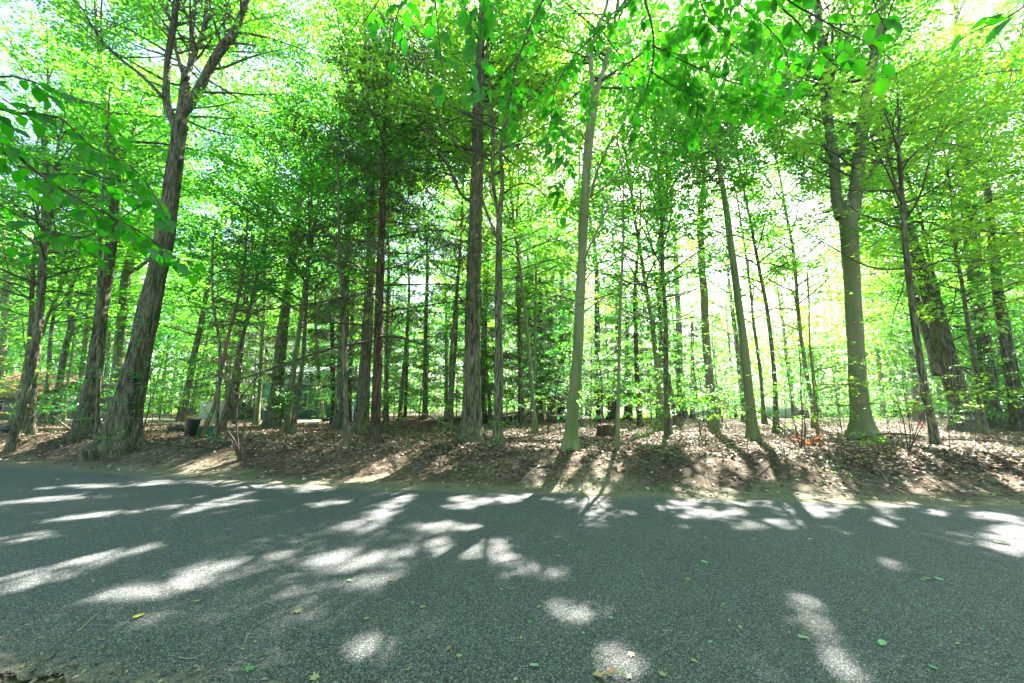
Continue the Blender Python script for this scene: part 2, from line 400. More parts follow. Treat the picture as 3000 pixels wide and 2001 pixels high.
def hero(name, label, cat, pts, bark, seed, height=19, limbs=(), flare=.6, lobes=5, fh=.35, z0=8, spread=4.0, nprim=32, leafmat='maple',
         leaf=.12, K=26, near=False, front=False, dens=1., lowflat=False, dY=0, rough=.045, spray_s=1.0, group=None, limb_leaves=1.0, sides=22, z1=None, crown=True, dead=()):
    rg = rs(seed)
    base = on_ground(pts[0][0], pts[0][1]); Y = base[1]
    P, r = px_poly(pts, Y, dY); P[0] = base
    r[0] = min(r[0], r[1] * 1.25)
    top = P[-1]
    if height and top[2] < height:
        d = unit(P[-1] - P[-2]); n = max(2, int((height - top[2]) / 1.5)); E = []; er = []; p = top
        for i in range(n):
            d = unit(d * .75 + np.array([0, 0, .3]) + rg.normal(0, .06, 3)); p = p + d * (height - top[2]) / n; E.append(p); er.append(max(.02, r[-1] * (1 - (i + 1) / n * .85)))
        P = np.vstack([P, E]); r = np.concatenate([r, er])
    P0 = P[0] - np.array([0, 0, .25]); P = np.vstack([P0, P]); r = np.concatenate([[r[0]], r])
    CP, CR = catmull(P, r, .16 if r[1] > .12 else .3)
    e = empty(name, base, label, cat, group)
    tb = Tubes(); tb.add(CP, CR, sides, flare_lob(base[2], flare, lobes, rg.uniform(0, 6), fh, rough))
    link('trunk', tb.mesh('trunk', BK[bark], base), e)
    tw = Tubes(); spr = []; big = [(CP, CR)]
    for lb in limbs:
        lp, dl = lb[0], lb[1]; leafy = lb[2] if len(lb) > 2 else limb_leaves; lname = lb[3] if len(lb) > 3 else 'limb'
        LP, LR = px_poly(lp, Y, dl); LP[:, 1] += (dY * 0)
        if dY:
            LP[:, 1] += np.interp(LP[:, 2], [base[2], top[2]], [0, dY])
        A, B = catmull(LP, LR, .2)
        if LR[0] > .055: big.append((A, B))
        t2 = Tubes(); t2.add(A, B, 10 if LR[0] > .05 else 6, flare_lob(-99, 0, 3, 1, rough=rough))
        link(lname, t2.mesh(lname, BK['dead'] if lname == 'dead_branch' else BK[bark], base), e)
        if leafy:
            foliage_on(rg, A[::max(1, len(A) // 14)], np.linalg.norm(A[-1] - A[0]) * .8, tw, spr, leafy, tr=min(.03, LR[-1] * .8 + .008), spray_s=spray_s)
        if A[-1][2] > 9.5 and leafy:
            zz = max(8.5, A[0][2] + .5); grow_deciduous(rg, A, B, zz, A[-1][2] - .1, 3.2, int(5 + 2.4 * (A[-1][2] - zz)), tw, spr, front, spray_s, dens, False)
    if crown:
        nprim = int(nprim * 1.35)
        grow_deciduous(rg, CP, CR, z0, z1 or height - .4, spread, nprim, tw, spr, front, spray_s, dens, lowflat)
    for dl in dead:
        pass
    if tw.n: link('branches', tw.mesh('branches', BK['twig' if bark != 'red' else 'red'], base), e)
    if spr: link('crown', crown_mesh(rg, spr, base, G[leafmat], K, leaf, near=near, stems=big + BIGS), e)
    BIGS.extend(q for q in big if q[1][0] > .12)
    return e

# ------------------------------------------------------------------ front-row trees (pixel readings of the photo give base, lean and girth)
hero('maple_tree', 'huge old maple with flared roots and many forking limbs, beside the road at left', 'tree',
     [(272,1032,112),(284,985,84),(292,940,74),(310,860,64),(326,790,60),(345,700,54),(358,640,50),(378,540,46),(388,480,43),(398,400,39),(408,330,37),(414,288,40)], 'oak', 11, height=0,
     limbs=[([(410,300,28),(388,255,22),(381,215,20),(386,140,18),(396,70,16),(403,10,15),(405,-80,13),(400,-200,8)], .8, .6),
            ([(372,222,11),(345,192,10),(315,165,9),(280,138,9),(252,112,8),(217,70,7),(192,25,6),(168,-5,6),(140,-60,4)], -1.0, .9),
            ([(415,292,30),(421,228,26),(426,178,24)], .3, 0),
            ([(426,182,16),(412,140,11),(402,100,10),(396,60,9),(385,28,9),(364,-5,8),(350,-60,6)], .8, .6),
            ([(426,180,17),(438,145,15),(442,100,14),(441,60,13),(450,0,12),(455,-90,8),(460,-200,6)], 1.2, .7),
            ([(438,150,12),(455,105,11),(466,72,11),(478,45,10),(500,32,6),(530,45,5)], -.5, .7),
            ([(466,70,10),(474,20,9),(478,-40,8),(480,-140,6)], 1.5, .7),
            ([(417,268,18),(432,246,25),(456,205,25),(490,140,24),(517,101,24),(535,80,20),(556,30,15),(575,-30,12),(600,-160,8)], -1.2, .7),
            ([(520,102,8),(550,100,6),(585,105,5)], -1.5, .6),
            ([(522,98,9),(515,60,6),(520,20,5)], .5, .6),
            ([(440,268,7),(475,268,4),(520,272,3),(560,268,2)], -.8, .3), ([(400,262,5),(382,235,3),(360,220,2)], -.6, 0)],
     flare=.75, lobes=5, fh=.38, crown=False, leafmat='maple', K=20)
hero('oak_tree', 'thick ridged oak leaning right, just left of the huge forking maple', 'tree',
     [(196,1003,76),(204,940,50),(212,880,42),(224,790,36),(235,700,32),(248,620,30),(256,560,28),(264,440,25),(262,380,24),(250,290,20),(232,180,16)], 'oak', 12, height=21, limbs=[([(262,420,14),(290,340,11),(309,290,9),(325,245,8),(350,240,6)], 1.0, .5)], z0=9.5, spread=4, nprim=20, flare=.6)
hero('beech_tree', 'grey smooth tree behind the huge maple with a short broken right fork', 'tree',
     [(258,982,34),(264,900,30),(274,800,27),(281,720,26),(288,650,26),(292,625,26),(300,590,22),(310,545,20),(324,500,18),(345,400,14)], 'beech', 13, height=19, limbs=[([(291,628,14),(312,618,12),(330,606,10),(347,590,8)], -.5, .2)], z0=9)
hero('beech_tree', 'pale trunk with a sunlit foot, third trunk in from the left edge', 'tree',
     [(66,998,34),(70,930,26),(76,860,25),(84,780,24),(92,700,23),(98,600,21),(104,500,19),(108,420,17),(100,300,14)], 'maple', 14, height=18, z0=7.5, nprim=20)
hero('beech_tree', 'dark trunk touching the pale sunlit trunk near the left edge', 'tree',
     [(40,990,26),(52,900,20),(64,820,16),(72,740,14),(74,640,12)], 'maple', 15, height=15, z0=6)
hero('beech_tree', 'whitish leaning trunk cut by the left edge of the photo', 'tree',
     [(-12,965,20),(-4,900,20),(4,840,19),(10,760,18),(14,660,17),(10,540,15)], 'beech', 16, height=16, z0=7)
hero('crooked_tree', 'dark crooked trunk between the pale trunk and the leaning oak', 'tree',
     [(122,975,24),(134,900,19),(146,820,17),(158,770,16),(163,740,15),(157,710,14),(163,660,12),(178,610,10),(196,540,9)], 'oak', 17, height=14, z0=5.5, nprim=16, limbs=[([(163,742,7),(172,715,5),(186,690,4)], .5)])
hero('beech_tree', 'pair-forming pale slim trunk left of the leaning oak foot', 'tree',
     [(176,972,16),(184,900,15),(190,830,13),(200,740,12),(208,640,10)], 'beech', 18, height=14, z0=6)
hero('slim_tree', 'straight slim dark stem standing before the huge maple and the oak', 'tree',
     [(221,1027,15),(224,950,11),(226,850,10),(225,740,9),(228,620,9),(232,520,8),(238,420,7)], 'maple', 19, height=13, z0=6, spread=2.4, nprim=14, flare=.4, leafmat='beech')
hero('maple_tree', 'mid-sized grey trunk left of the teal house, base spreading on the leaves', 'tree',
     [(623,979,44),(630,930,30),(637,880,29),(645,800,26),(652,735,24),(660,680,22),(668,620,21),(676,560,18),(688,460,15)], 'maple', 20, height=19, z0=8, nprim=22, flare=.8)
hero('slim_tree', 'slim leaning stem just right of the grey trunk by the teal house', 'tree',
     [(671,999,15),(678,940,12),(690,870,10),(697,800,10),(703,700,9),(708,580,8)], 'maple', 21, height=12, z0=6, spread=2.4, nprim=12)
hero('slim_tree', 'slim straight stem standing in front, left of the paired trunks', 'tree',
     [(796,1024,16),(795,960,13),(793,880,12),(790,790,11),(788,700,10),(780,600,9),(778,500,6)], 'maple', 22, height=10, z0=5.2, spread=1.8, nprim=12, flare=.3)
hero('maple_tree', 'thick pale trunk directly behind the slim straight stem', 'tree',
     [(780,985,40),(783,940,28),(786,880,24),(789,800,22),(792,700,20),(794,600,18)], 'maple', 23, height=20, z0=8)
hero('maple_tree', 'grey trunk with splayed roots standing left of the dark hemlock trunk', 'tree',
     [(828,997,44),(832,950,31),(836,880,28),(841,800,26),(846,705,24),(850,600,22),(851,500,21),(848,400,19),(840,300,16)], 'maple', 24, height=21, z0=10, flare=.8)
hero('maple_tree', 'tall central shaggy grey trunk, widest near the middle of the picture', 'tree',
     [(1082,1012,58),(1083,975,44),(1084,930,41),(1085,870,38),(1085,800,36),(1085,705,33),(1087,630,31),(1090,560,31),(1092,480,29),(1095,420,29),(1097,340,27),(1098,245,25),(1101,170,22),(1104,90,17),(1106,20,13),(1108,-80,10)], 'maple', 25, height=16.5,
     limbs=[([(1092,463,9),(1078,460,8),(1063,451,7),(1050,430,7),(1039,402,7),(1015,360,6),(994,325,6),(970,285,6),(952,245,5),(940,190,5),(931,140,4),(906,63,4),(889,0,3)], -1.8, .35),
            ([(1098,215,9),(1080,200,8),(1060,175,6),(1032,168,5)], .5, .5), ([(1100,90,8),(1080,60,6),(1052,30,5)], -.5, .7), ([(1095,240,5),(1110,150,4),(1140,90,3)], -.5, .5),
            ([(1088,500,6),(1070,500,4),(1050,506,3),(1030,498,2)], -.8, .3)],
     flare=.65, lobes=6, fh=.35, z0=9.5, spread=3.8, nprim=24, leafmat='maple')
hero('slim_tree', 'reddish straight trunk half hidden right behind the central shaggy trunk', 'tree',
     [(1106,966,17),(1108,900,15),(1110,830,14),(1113,740,13),(1116,640,11),(1118,540,9)], 'hemlock', 26, height=14, z0=7, spread=2.2, nprim=16, leafmat='beech')
hero('cherry_tree', 'slim pale trunk with knots that forks high, right of the central shaggy trunk', 'tree',
     [(1142,1022,26),(1143,985,21),(1144,930,20),(1145,870,20),(1145,790,18),(1144,705,17),(1145,620,16),(1146,555,15),(1147,492,14)], 'maple', 27, height=0,
     limbs=[([(1147,500,11),(1138,460,9),(1132,425,9),(1130,392,8),(1132,340,8),(1130,270,7),(1126,210,6),(1120,120,5),(1118,20,4),(1116,-100,3)], .6, .6),
            ([(1147,500,11),(1152,442,10),(1154,402,9),(1149,350,9),(1155,310,8),(1162,280,8),(1170,230,7),(1179,175,6),(1193,122,5),(1210,80,4),(1224,40,4),(1245,-30,3)], -1.2, .5),
            ([(1141,548,7),(1125,508,6),(1107,459,6),(1095,420,5),(1082,385,5),(1060,345,5),(1036,315,4),(1010,270,4),(994,227,4),(980,160,3),(969,105,3),(940,30,2)], -1.8, .3),
            ([(1150,450,5),(1175,430,4),(1205,420,3),(1235,432,3),(1262,470,2)], -.8, .7), ([(1148,560,4),(1180,545,3),(1215,560,2)], -.8, .3)],
     flare=.4, crown=False, leafmat='yellow', K=18)
hero('beech_tree', 'smooth green-grey beech trunk, clean and slightly curved, right of the centre', 'tree',
     [(1309,1031,44),(1311,1005,34),(1314,960,28),(1318,900,26),(1323,850,25),(1327,800,24),(1331,705,22),(1334,640,21),(1338,560,20),(1342,480,20),(1346,400,20),(1350,350,21),(1355,295,20),(1361,255,20),(1365,225,20)], 'beech', 28, height=0,
     limbs=[([(1364,232,12),(1359,180,10),(1357,122,10),(1366,85,9),(1375,52,9),(1392,15,8),(1400,-60,6),(1405,-160,5)], .8, .7),
            ([(1365,230,14),(1376,190,12),(1386,160,12),(1393,130,11),(1399,105,11),(1410,50,10),(1420,0,8),(1435,-100,6)], 1.2, .7),
            ([(1357,455,7),(1366,410,5),(1378,378,5),(1390,350,4),(1399,332,4),(1412,315,4),(1424,297,3),(1440,260,2)], -1.0, .35),
            ([(1336,622,7),(1341,600,6),(1347,582,5),(1362,548,5),(1377,518,4),(1386,495,4),(1397,472,4),(1390,455,3),(1377,442,2)], -1.2, 0, 'dead_branch'),
            ([(1352,330,5),(1335,310,4),(1310,290,3),(1270,262,2)], -.6, .6), ([(1358,452,4),(1400,420,3),(1440,400,2),(1500,388,2)], -.8, .5)],
     flare=.5, lobes=4, fh=.3, rough=.015, crown=False, leafmat='beech')
hero('slim_tree', 'thin bare straight sapling right of the smooth curved beech, by the cut stump', 'tree',
     [(1417,1032,11),(1418,980,9),(1420,900,8),(1421,843,7),(1424,705,7),(1428,620,6),(1431,540,5),(1431,440,3)], 'beech', 29, height=9, z0=3.8, z1=8.8, spread=1.9, nprim=15, flare=.3, rough=.02, leafmat='beech', lowflat=True,
     limbs=[([(1423,850,3),(1450,825,2.5),(1480,805,2),(1530,795,1.5)], -.8, .8), ([(1421,790,3),(1440,755,2.5),(1470,725,2),(1500,690,1.5)], -1, .8)])
hero('beech_tree', 'smooth trunk with a pale foot, left of two leaning smooth trunks at right of centre', 'tree',
     [(1640,984,32),(1637,960,24),(1634,925,22),(1629,870,20),(1625,830,19),(1621,780,19),(1618,720,18),(1617,680,18),(1612,620,17),(1609,560,17),(1607,510,16),(1610,470,14),(1614,442,14)], 'beech', 30, height=0,
     limbs=[([(1613,450,11),(1616,400,10),(1612,340,9),(1606,250,8),(1612,140,6),(1620,0,4)], .8, .8), ([(1610,505,5),(1595,490,4),(1580,475,3),(1560,462,2)], -.5, .6),
            ([(1609,575,5),(1594,550,4),(1578,535,3),(1560,530,2)], -.5, .5), ([(1612,470,4),(1640,430,3),(1660,400,2)], .5, .6)],
     flare=.5, rough=.02, crown=False, leafmat='beech')
hero('beech_tree', 'taller leaning smooth trunk, second from the right before the twin-stemmed beech', 'tree',
     [(1731,1010,36),(1727,985,27),(1722,930,24),(1717,880,22),(1711,820,21),(1703,750,19),(1695,692,18),(1686,620,17),(1677,558,16),(1670,500,15),(1661,440,13),(1652,392,12),(1645,340,10),(1640,280,9)], 'beech', 31, height=19, flare=.45, rough=.018, z0=9, spread=3.3, nprim=20, leafmat='beech',
     limbs=[([(1655,400,4),(1675,375,3),(1695,372,2)], -.5, .5), ([(1647,350,4),(1668,310,3),(1670,270,2)], -.5, .5)])
hero('beech_tree', 'big twin-stemmed smooth beech on the right, two limbs rising from one thick trunk', 'tree',
     [(1984,1008,84),(1981,985,62),(1977,950,50),(1973,915,46),(1969,870,44),(1966,815,43),(1962,760,42),(1959,710,41),(1957,658,41),(1954,610,42),(1951,558,43),(1948,510,45),(1944,465,48)], 'beech', 32, height=0,
     limbs=[([(1932,500,30),(1922,462,29),(1918,420,27),(1914,370,26),(1907,315,26),(1899,260,24),(1893,210,23),(1889,150,21),(1886,105,20),(1880,50,19),(1875,0,18),(1866,-90,14),(1860,-220,9)], 1.0, .5),
            ([(1956,505,38),(1964,450,36),(1969,400,34),(1975,340,33),(1980,280,31),(1989,225,29),(1998,175,28),(2008,120,25),(2019,70,24),(2027,10,22),(2034,-80,17),(2040,-220,10)], -1.2, .5),
            ([(1900,240,12),(1912,180,10),(1922,130,9),(1940,95,8),(1952,60,7),(1966,20,6)], .8, .7), ([(1893,190,9),(1908,110,8),(1912,50,7),(1915,-20,6)], 1.0, .7),
            ([(1982,437,14),(1995,405,12),(2012,375,11),(2030,350,10),(2057,315,9),(2085,280,8),(2113,245,8),(2145,222,7),(2180,200,7),(2232,176,6),(2290,165,6),(2351,160,5),(2420,150,4)], -2.2, .7),
            ([(1886,100,8),(1865,60,6),(1850,20,5),(1835,-30,4)], .8, .8)],
     flare=.65, lobes=6, fh=.3, rough=.03, crown=False, leafmat='maple', sides=26)
hero('knobbly_tree', 'knobbly brown tree with a hollow scar and wide crooked limbs, right of the twin beech', 'tree',
     [(2146,1022,30),(2142,985,24),(2136,955,22),(2129,925,21),(2124,905,24),(2121,885,22),(2114,840,20),(2106,790,20),(2099,740,18),(2094,692,18),(2088,650,17),(2084,615,18),(2080,580,15),(2076,520,14),(2072,460,13),(2067,400,12),(2064,350,10)], 'maple', 33, height=11,
     limbs=[([(2086,614,8),(2105,618,8),(2125,612,7),(2150,602,6),(2174,599,5),(2220,601,4),(2262,598,4),(2310,590,3)], -1.4, 1.0),
            ([(2078,616,8),(2052,618,7),(2027,618,6),(2005,614,6),(1984,608,5),(1965,600,5),(1951,592,4),(1925,576,4),(1901,562,4),(1870,545,3),(1834,525,2)], -1.6, .8),
            ([(2078,524,7),(2092,512,7),(2114,508,6),(2140,512,6),(2167,522,5),(2190,532,5),(2217,535,5),(2240,528,5),(2262,530,5),(2301,536,4),(2351,534,4),(2400,540,3)], -1.6, 1.1),
            ([(2240,532,4),(2246,560,4),(2254,590,3),(2248,620,3),(2244,660,3),(2252,690,2),(2262,720,2)], -1.9, .9),
            ([(2084,540,5),(2110,530,5),(2140,545,4),(2165,558,4),(2200,570,3),(2260,590,3),(2320,610,2),(2370,620,2)], -1.8, 1.1),
            ([(2064,460,6),(2050,400,5),(2035,340,4),(2020,260,3)], -.8, .8), ([(2066,400,6),(2090,360,5),(2130,330,4),(2180,330,3),(2240,345,3)], -1.6, .9),
            ([(2078,640,3),(2066,680,3),(2052,720,2),(2046,770,2),(2040,800,1)], -.7, .3)],
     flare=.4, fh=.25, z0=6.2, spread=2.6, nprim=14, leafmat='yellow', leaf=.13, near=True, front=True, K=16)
hero('oak_tree', 'massive ridged oak leaning left, between the knobbly tree and the next dark trunk', 'tree',
     [(2212,990,76),(2206,960,58),(2199,925,52),(2188,880,52),(2176,840,50),(2168,800,50),(2158,760,46),(2148,725,42),(2131,675,38),(2119,630,34),(2107,592,31),(2096,555,27),(2087,525,25),(2070,470,22),(2050,420,20),(2040,360,17)], 'oak', 34, height=20,
     limbs=[([(2150,860,26),(2136,800,24),(2124,760,22),(2110,710,20),(2098,660,18),(2085,600,16),(2070,540,14),(2040,450,10)], 2.5, .3)], flare=.6, lobes=6, fh=.3, z0=9.5, spread=4.2)
hero('oak_tree', 'very thick dark trunk forking high up, second from the right edge', 'tree',
     [(2284,982,60),(2280,950,46),(2275,898,42),(2268,850,41),(2261,800,40),(2252,740,39),(2245,692,40),(2238,620,40),(2231,558,41),(2226,500,42),(2220,420,41),(2215,350,40),(2211,300,38)], 'oak', 35, height=0,
     limbs=[([(2205,310,22),(2200,270,21),(2196,230,20),(2194,157,18),(2196,60,14),(2190,-60,11),(2180,-180,8)], .8, .6),
            ([(2218,310,24),(2236,280,20),(2260,245,18),(2275,225,17),(2290,200,16),(2320,140,13),(2350,60,11),(2370,-40,9)], -.6, .6),
            ([(2225,335,7),(2250,320,6),(2290,330,5),(2340,330,5)], -1.2, .8)], flare=.5, lobes=6, fh=.3)
hero('oak_tree', 'knotted dark trunk at the far right edge of the wood', 'tree',
     [(2338,992,54),(2336,950,42),(2329,898,38),(2320,840,36),(2311,790,34),(2302,740,31),(2297,710,30),(2291,675,28),(2284,600,25),(2276,520,22),(2268,440,18)], 'oak', 36, height=19, flare=.45, z0=9)
hero('slim_tree', 'slim reddish leaning sapling rising from beside the green slatted crate', 'tree',
     [(465,1003,12),(478,965,11),(495,925,10),(503,880,9),(514,818,9),(523,775,8),(532,740,8),(547,685,8),(555,640,7),(563,592,6),(566,540,5),(567,500,4)], 'red', 37, height=9, z0=5, spread=2.0, nprim=12, flare=.3, leafmat='beech')
hero('slim_tree', 'grey sapling stem crossing in front of the slim reddish leaning sapling', 'tree',
     [(497,1012,11),(498,960,9),(502,900,8),(506,830,8),(500,760,7),(490,700,6),(486,620,5)], 'maple', 38, height=7.5, z0=4, spread=1.8, nprim=12, flare=.3, leafmat='bluegreen')
# red-brown young sapling with orange foot, and other small ones at right
hero('slim_tree', 'young red-stemmed sapling over the orange dried fern, left of the twin beech', 'tree',
     [(1880,1022,9),(1877,985,8),(1873,950,7),(1869,905,6),(1866,860,5),(1862,820,5),(1858,760,4)], 'red', 39, height=5.4, z0=1.5, spread=1.5, nprim=14, flare=.2, leafmat='yellow', lowflat=True, front=True, K=14)

# --- thinner trunks of the second row
ROW2 = [  # (label, base..top px, bark, height, leafmat)
 ('straight grey trunk left of the leafy mound of brush', [(975,967,15),(976,900,11),(977,800,10),(979,700,9),(981,620,8)], 'maple', 15, 'beech'),
 ('slender grey trunk right behind the leafy mound', [(1036,966,11),(1038,900,9),(1044,820,8),(1048,740,7)], 'maple', 13, 'beech'),
 ('pale trunk behind the upturned end of the mossy fallen log', [(1202,978,15),(1199,940,12),(1196,860,11),(1194,780,10),(1190,690,9)], 'maple', 17, 'beech'),
 ('thin green-tinged stem just right of the upturned log end', [(1226,979,9),(1226,930,7),(1227,850,7),(1229,705,6),(1230,600,5)], 'beech', 12, 'beech'),
 ('brown trunk between the thin green-tinged stem and the curved beech', [(1266,963,20),(1265,930,17),(1264,870,14),(1263,790,13),(1262,700,12)], 'maple', 18, 'maple'),
 ('dark trunk directly behind the cut stump', [(1376,968,26),(1376,930,16),(1374,880,14),(1372,820,14),(1371,750,13),(1370,640,11)], 'hemlock', 17, 'hemlock'),
 ('leaning dark trunk with a wide black foot, right behind the cut stump', [(1404,963,26),(1410,930,16),(1414,880,13),(1416,800,12),(1418,720,10)], 'hemlock', 16, 'hemlock'),
 ('short-rooted red-brown trunk standing alone right of the thin bare sapling', [(1473,979,20),(1468,950,13),(1465,900,12),(1462,850,11),(1460,780,10),(1458,690,9)], 'hemlock', 15, 'hemlock'),
 ('left of two close grey trunks between the red-brown trunk and the pale-footed beech', [(1514,962,15),(1514,920,11),(1515,850,11),(1517,760,10),(1518,690,9)], 'maple', 17, 'beech'),
 ('right of two close grey trunks between the red-brown trunk and the pale-footed beech', [(1531,962,20),(1529,920,14),(1525,850,11),(1520,760,10),(1519,600,9)], 'maple', 18, 'maple'),
 ('mossy forked grey trunk with a black hollow foot, left of the pale-footed beech', [(1566,960,34),(1565,930,22),(1562,870,16),(1560,800,14),(1558,740,14),(1556,690,13),(1552,600,11)], 'oak', 18, 'maple'),
 ('thin dark upright stem right behind the pale-footed beech', [(1680,958,7),(1679,900,6),(1676,830,6),(1672,760,5),(1668,690,4)], 'maple', 10, 'beech'),
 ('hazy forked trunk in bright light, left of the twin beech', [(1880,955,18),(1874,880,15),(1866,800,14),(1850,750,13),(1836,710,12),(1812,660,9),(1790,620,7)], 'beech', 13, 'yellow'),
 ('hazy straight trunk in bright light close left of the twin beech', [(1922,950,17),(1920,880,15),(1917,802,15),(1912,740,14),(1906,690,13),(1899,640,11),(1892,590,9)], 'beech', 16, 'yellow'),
 ('leaning trunk between twin beech and knobbly tree, far behind', [(2060,940,16),(2052,880,13),(2040,800,12),(2026,720,11),(2012,640,10)], 'maple', 16, 'beech'),
 ('tilted trunk glimpsed behind the knobbly tree foot with a pink ribbon beside it', [(2112,955,24),(2106,900,18),(2098,840,16),(2085,760,14)], 'oak', 17, 'maple'),
 ('dark trunk behind the gap between the two thickest right-hand oaks', [(2320,962,24),(2312,900,20),(2300,820,18),(2290,740,16)], 'oak', 17, 'bluegreen'),
 ('reddish-footed trunk behind the pale sunlit trunk at left', [(96,972,18),(104,920,14),(112,850,12),(118,760,11)], 'maple', 14, 'beech'),
 ('thin sunlit white-edged stem between pale trunk and crooked trunk', [(146,968,10),(152,900,8),(164,830,8),(172,760,7)], 'beech', 11, 'beech'),
 ('trunk seen between leaning oak and huge maple, at the back', [(240,962,17),(243,900,13),(247,830,12),(251,760,11)], 'maple', 15, 'beech'),
 ('slim trunk far behind the leaning reddish sapling', [(540,962,10),(542,900,8),(546,830,8),(553,740,7),(560,660,6)], 'maple', 13, 'bluegreen'),
 ('slim trunk close left of the dark wall opening of the garage', [(523,960,13),(522,920,10),(520,860,9),(518,790,8)], 'maple', 14, 'beech'),
 ('sun-flecked slim trunk before the teal house end', [(742,965,12),(738,920,9),(733,870,8),(728,800,8),(724,720,7)], 'maple', 13, 'hemlock'),
 ('stem right behind the slim straight stem, leaning a little right', [(880,958,9),(888,880,7),(896,800,7),(900,720,6)], 'maple', 12, 'beech'),
 ('dull grey stem between hemlock and the leafy mound', [(918,968,12),(922,900,9),(930,820,8),(936,740,7)], 'maple', 13, 'beech'),
]
for i, (lab, pts, bk, hh, lm) in enumerate(ROW2):
    hero('woodland_tree', lab, 'tree', pts, bk, 60 + i, height=hh * 1.15, z0=hh * .36, spread=2.9 if pts[1][2] > 10 else 2.0, nprim=16, leafmat=lm if lm != 'hemlock' else 'bluegreen', leaf=.14, K=16,
         flare=.6, sides=12, rough=.03, lowflat=(i % 3 == 0))

# --- hemlocks
def hemlock_parts(rg, CP, CR, z0, z1, spread, n, tw, spr, bare=None):
    ga = rg.uniform(0, 6)
    for k in range(n):
        u = (k + rg.uniform()) / n; z = z0 + (z1 - z0) * u; p, r = trunk_at(CP, CR, z); ga += 2.4 + rg.normal(0, .4)
        L = (spread * (1 - u) ** .55 * rg.uniform(.6, 1.15) + .3)
        q = branch_poly(rg, p, ga, R(rg.uniform(-10, 10) + 26 * u - 4), L, 8, -.22, .07)
        tub_r = .009 + .006 * L
        tw.add(q, np.linspace(tub_r, .004, 8), 4)
        dead = bare is not None and z < bare and rg.uniform() < .75
        seg = L / 7.; sg = 1
        for i in range(1, 8):
            for _ in range(2):
                t = (i - rg.uniform(0, 1)) / 7.
                if t < .12: continue
                a = q[i - 1] + (q[i] - q[i - 1]) * rg.uniform(); d = unit(q[i] - q[i - 1]); sg = -sg
                h = math.atan2(d[1], d[0]) + sg * rg.uniform(.5, 1.1); l2 = (.25 + .34 * L * (1.05 - t)) * rg.uniform(.6, 1.1)
                s2 = branch_poly(rg, a, h, R(rg.uniform(-18, 6)), l2, 4, -.3, .1)
                tw.add(s2, np.linspace(.006, .003, 4), 3)
                if dead: continue
                m = max(1, int(l2 / .2))
                for j in range(m):
                    tt = (j + rg.uniform(.3, 1)) / m; kk = min(2, int(tt * 3)); pp = s2[kk] + (s2[kk + 1] - s2[kk]) * (tt * 3 - kk)
                    hh = s2[kk + 1] - s2[kk]; al = rg.uniform(-.9, .9); ca, sa = math.cos(al), math.sin(al)
                    spr.append((pp, np.array([hh[0] * ca - hh[1] * sa, hh[0] * sa + hh[1] * ca, hh[2] - .1 * l2]), rg.uniform(.7, 1.2)))
        if not dead: spr.append((q[-1], q[-1] - q[-2], .9))
def hemlock(label, pts, seed, height, spread, n, z0, bare=None, group=None, K=26, cut=True, leaf=.115):
    rg = rs(seed); base = on_ground(pts[0][0], pts[0][1])
    P, r = px_poly(pts, base[1]); P[0] = base
    if P[-1][2] < height:
        k = 4; top = P[-1]; E = [top + (np.array([top[0], top[1], height]) - top) * (i + 1) / k for i in range(k)]
        r = np.concatenate([r, np.linspace(r[-1], .02, k + 1)[1:]]); P = np.vstack([P, E])
    P = np.vstack([P[0] - [0, 0, .25], P]); r = np.concatenate([[r[0]], r])
    CP, CR = catmull(P, r, .3)
    e = empty('hemlock_tree', base, label, 'tree', group)
    tb = Tubes(); tb.add(CP, CR, 16, flare_lob(base[2], .5, 5, seed, .3, .03)); link('trunk', tb.mesh('trunk', BK['hemlock'], base), e)
    tw = Tubes(); spr = []; hemlock_parts(rg, CP, CR, z0, height - .2, spread, n, tw, spr, bare)
    link('branches', tw.mesh('branches', BK['twig'], base), e)
    link('crown', crown_mesh(rg, spr, base, G['hemlock'], K, leaf, .2, cut=cut, flat=.2, length=.34), e)
    return e
hemlock('dark hemlock with a straight reddish trunk and wide feathery boughs, left of centre', [(860,1017,34),(862,985,24),(865,900,22),(868,800,21),(870,705,20),(873,620,19),(876,550,18),(879,470,16),(880,400,14),(882,330,12),(884,280,8)], 201, 14.5, 4.7, 58, 3.4, 4.2, leaf=.15, K=20)
hemlock('hemlock with drooping low boughs behind the curved beech', [(1290,965,20),(1290,900,15),(1290,800,13),(1290,700,11),(1290,600,9)], 202, 11, 3.8, 52, 2.2, 2.6, leaf=.15)
hemlock('dark hemlock between the forked pale tree and the curved beech', [(1240,968,16),(1240,900,12),(1240,800,10),(1240,700,8)], 203, 12, 3.8, 52, 2.4, 3.0, leaf=.15)
hemlock('hemlock with greyish boughs behind the cut stump', [(1440,962,16),(1440,900,12),(1440,800,10),(1440,720,8)], 204, 10.5, 3.8, 48, 1.8, 2.2, leaf=.15)
hemlock('low-boughed hemlock left of the pale-footed beech', [(1590,962,14),(1590,900,11),(1590,820,9),(1590,760,7)], 205, 9.5, 3.4, 44, 1.5, 1.8, leaf=.15)
hemlock('hemlock whose boughs hang before the teal house', [(765,975,14),(765,900,11),(763,800,10),(762,700,8)], 206, 9.5, 3.8, 46, 2.8, 3.0, leaf=.15)
hemlock('tall narrow hemlock rising behind the grey trunk with splayed roots', [(800,970,16),(802,900,12),(806,800,11),(810,700,9)], 207, 16, 3.6, 50, 6, None)
hemlock('shaded hemlock behind the two thickest right-hand oaks', [(2235,962,18),(2235,900,14),(2235,800,12),(2235,720,9)], 208, 10, 3.2, 42, 1.2, 1.4)

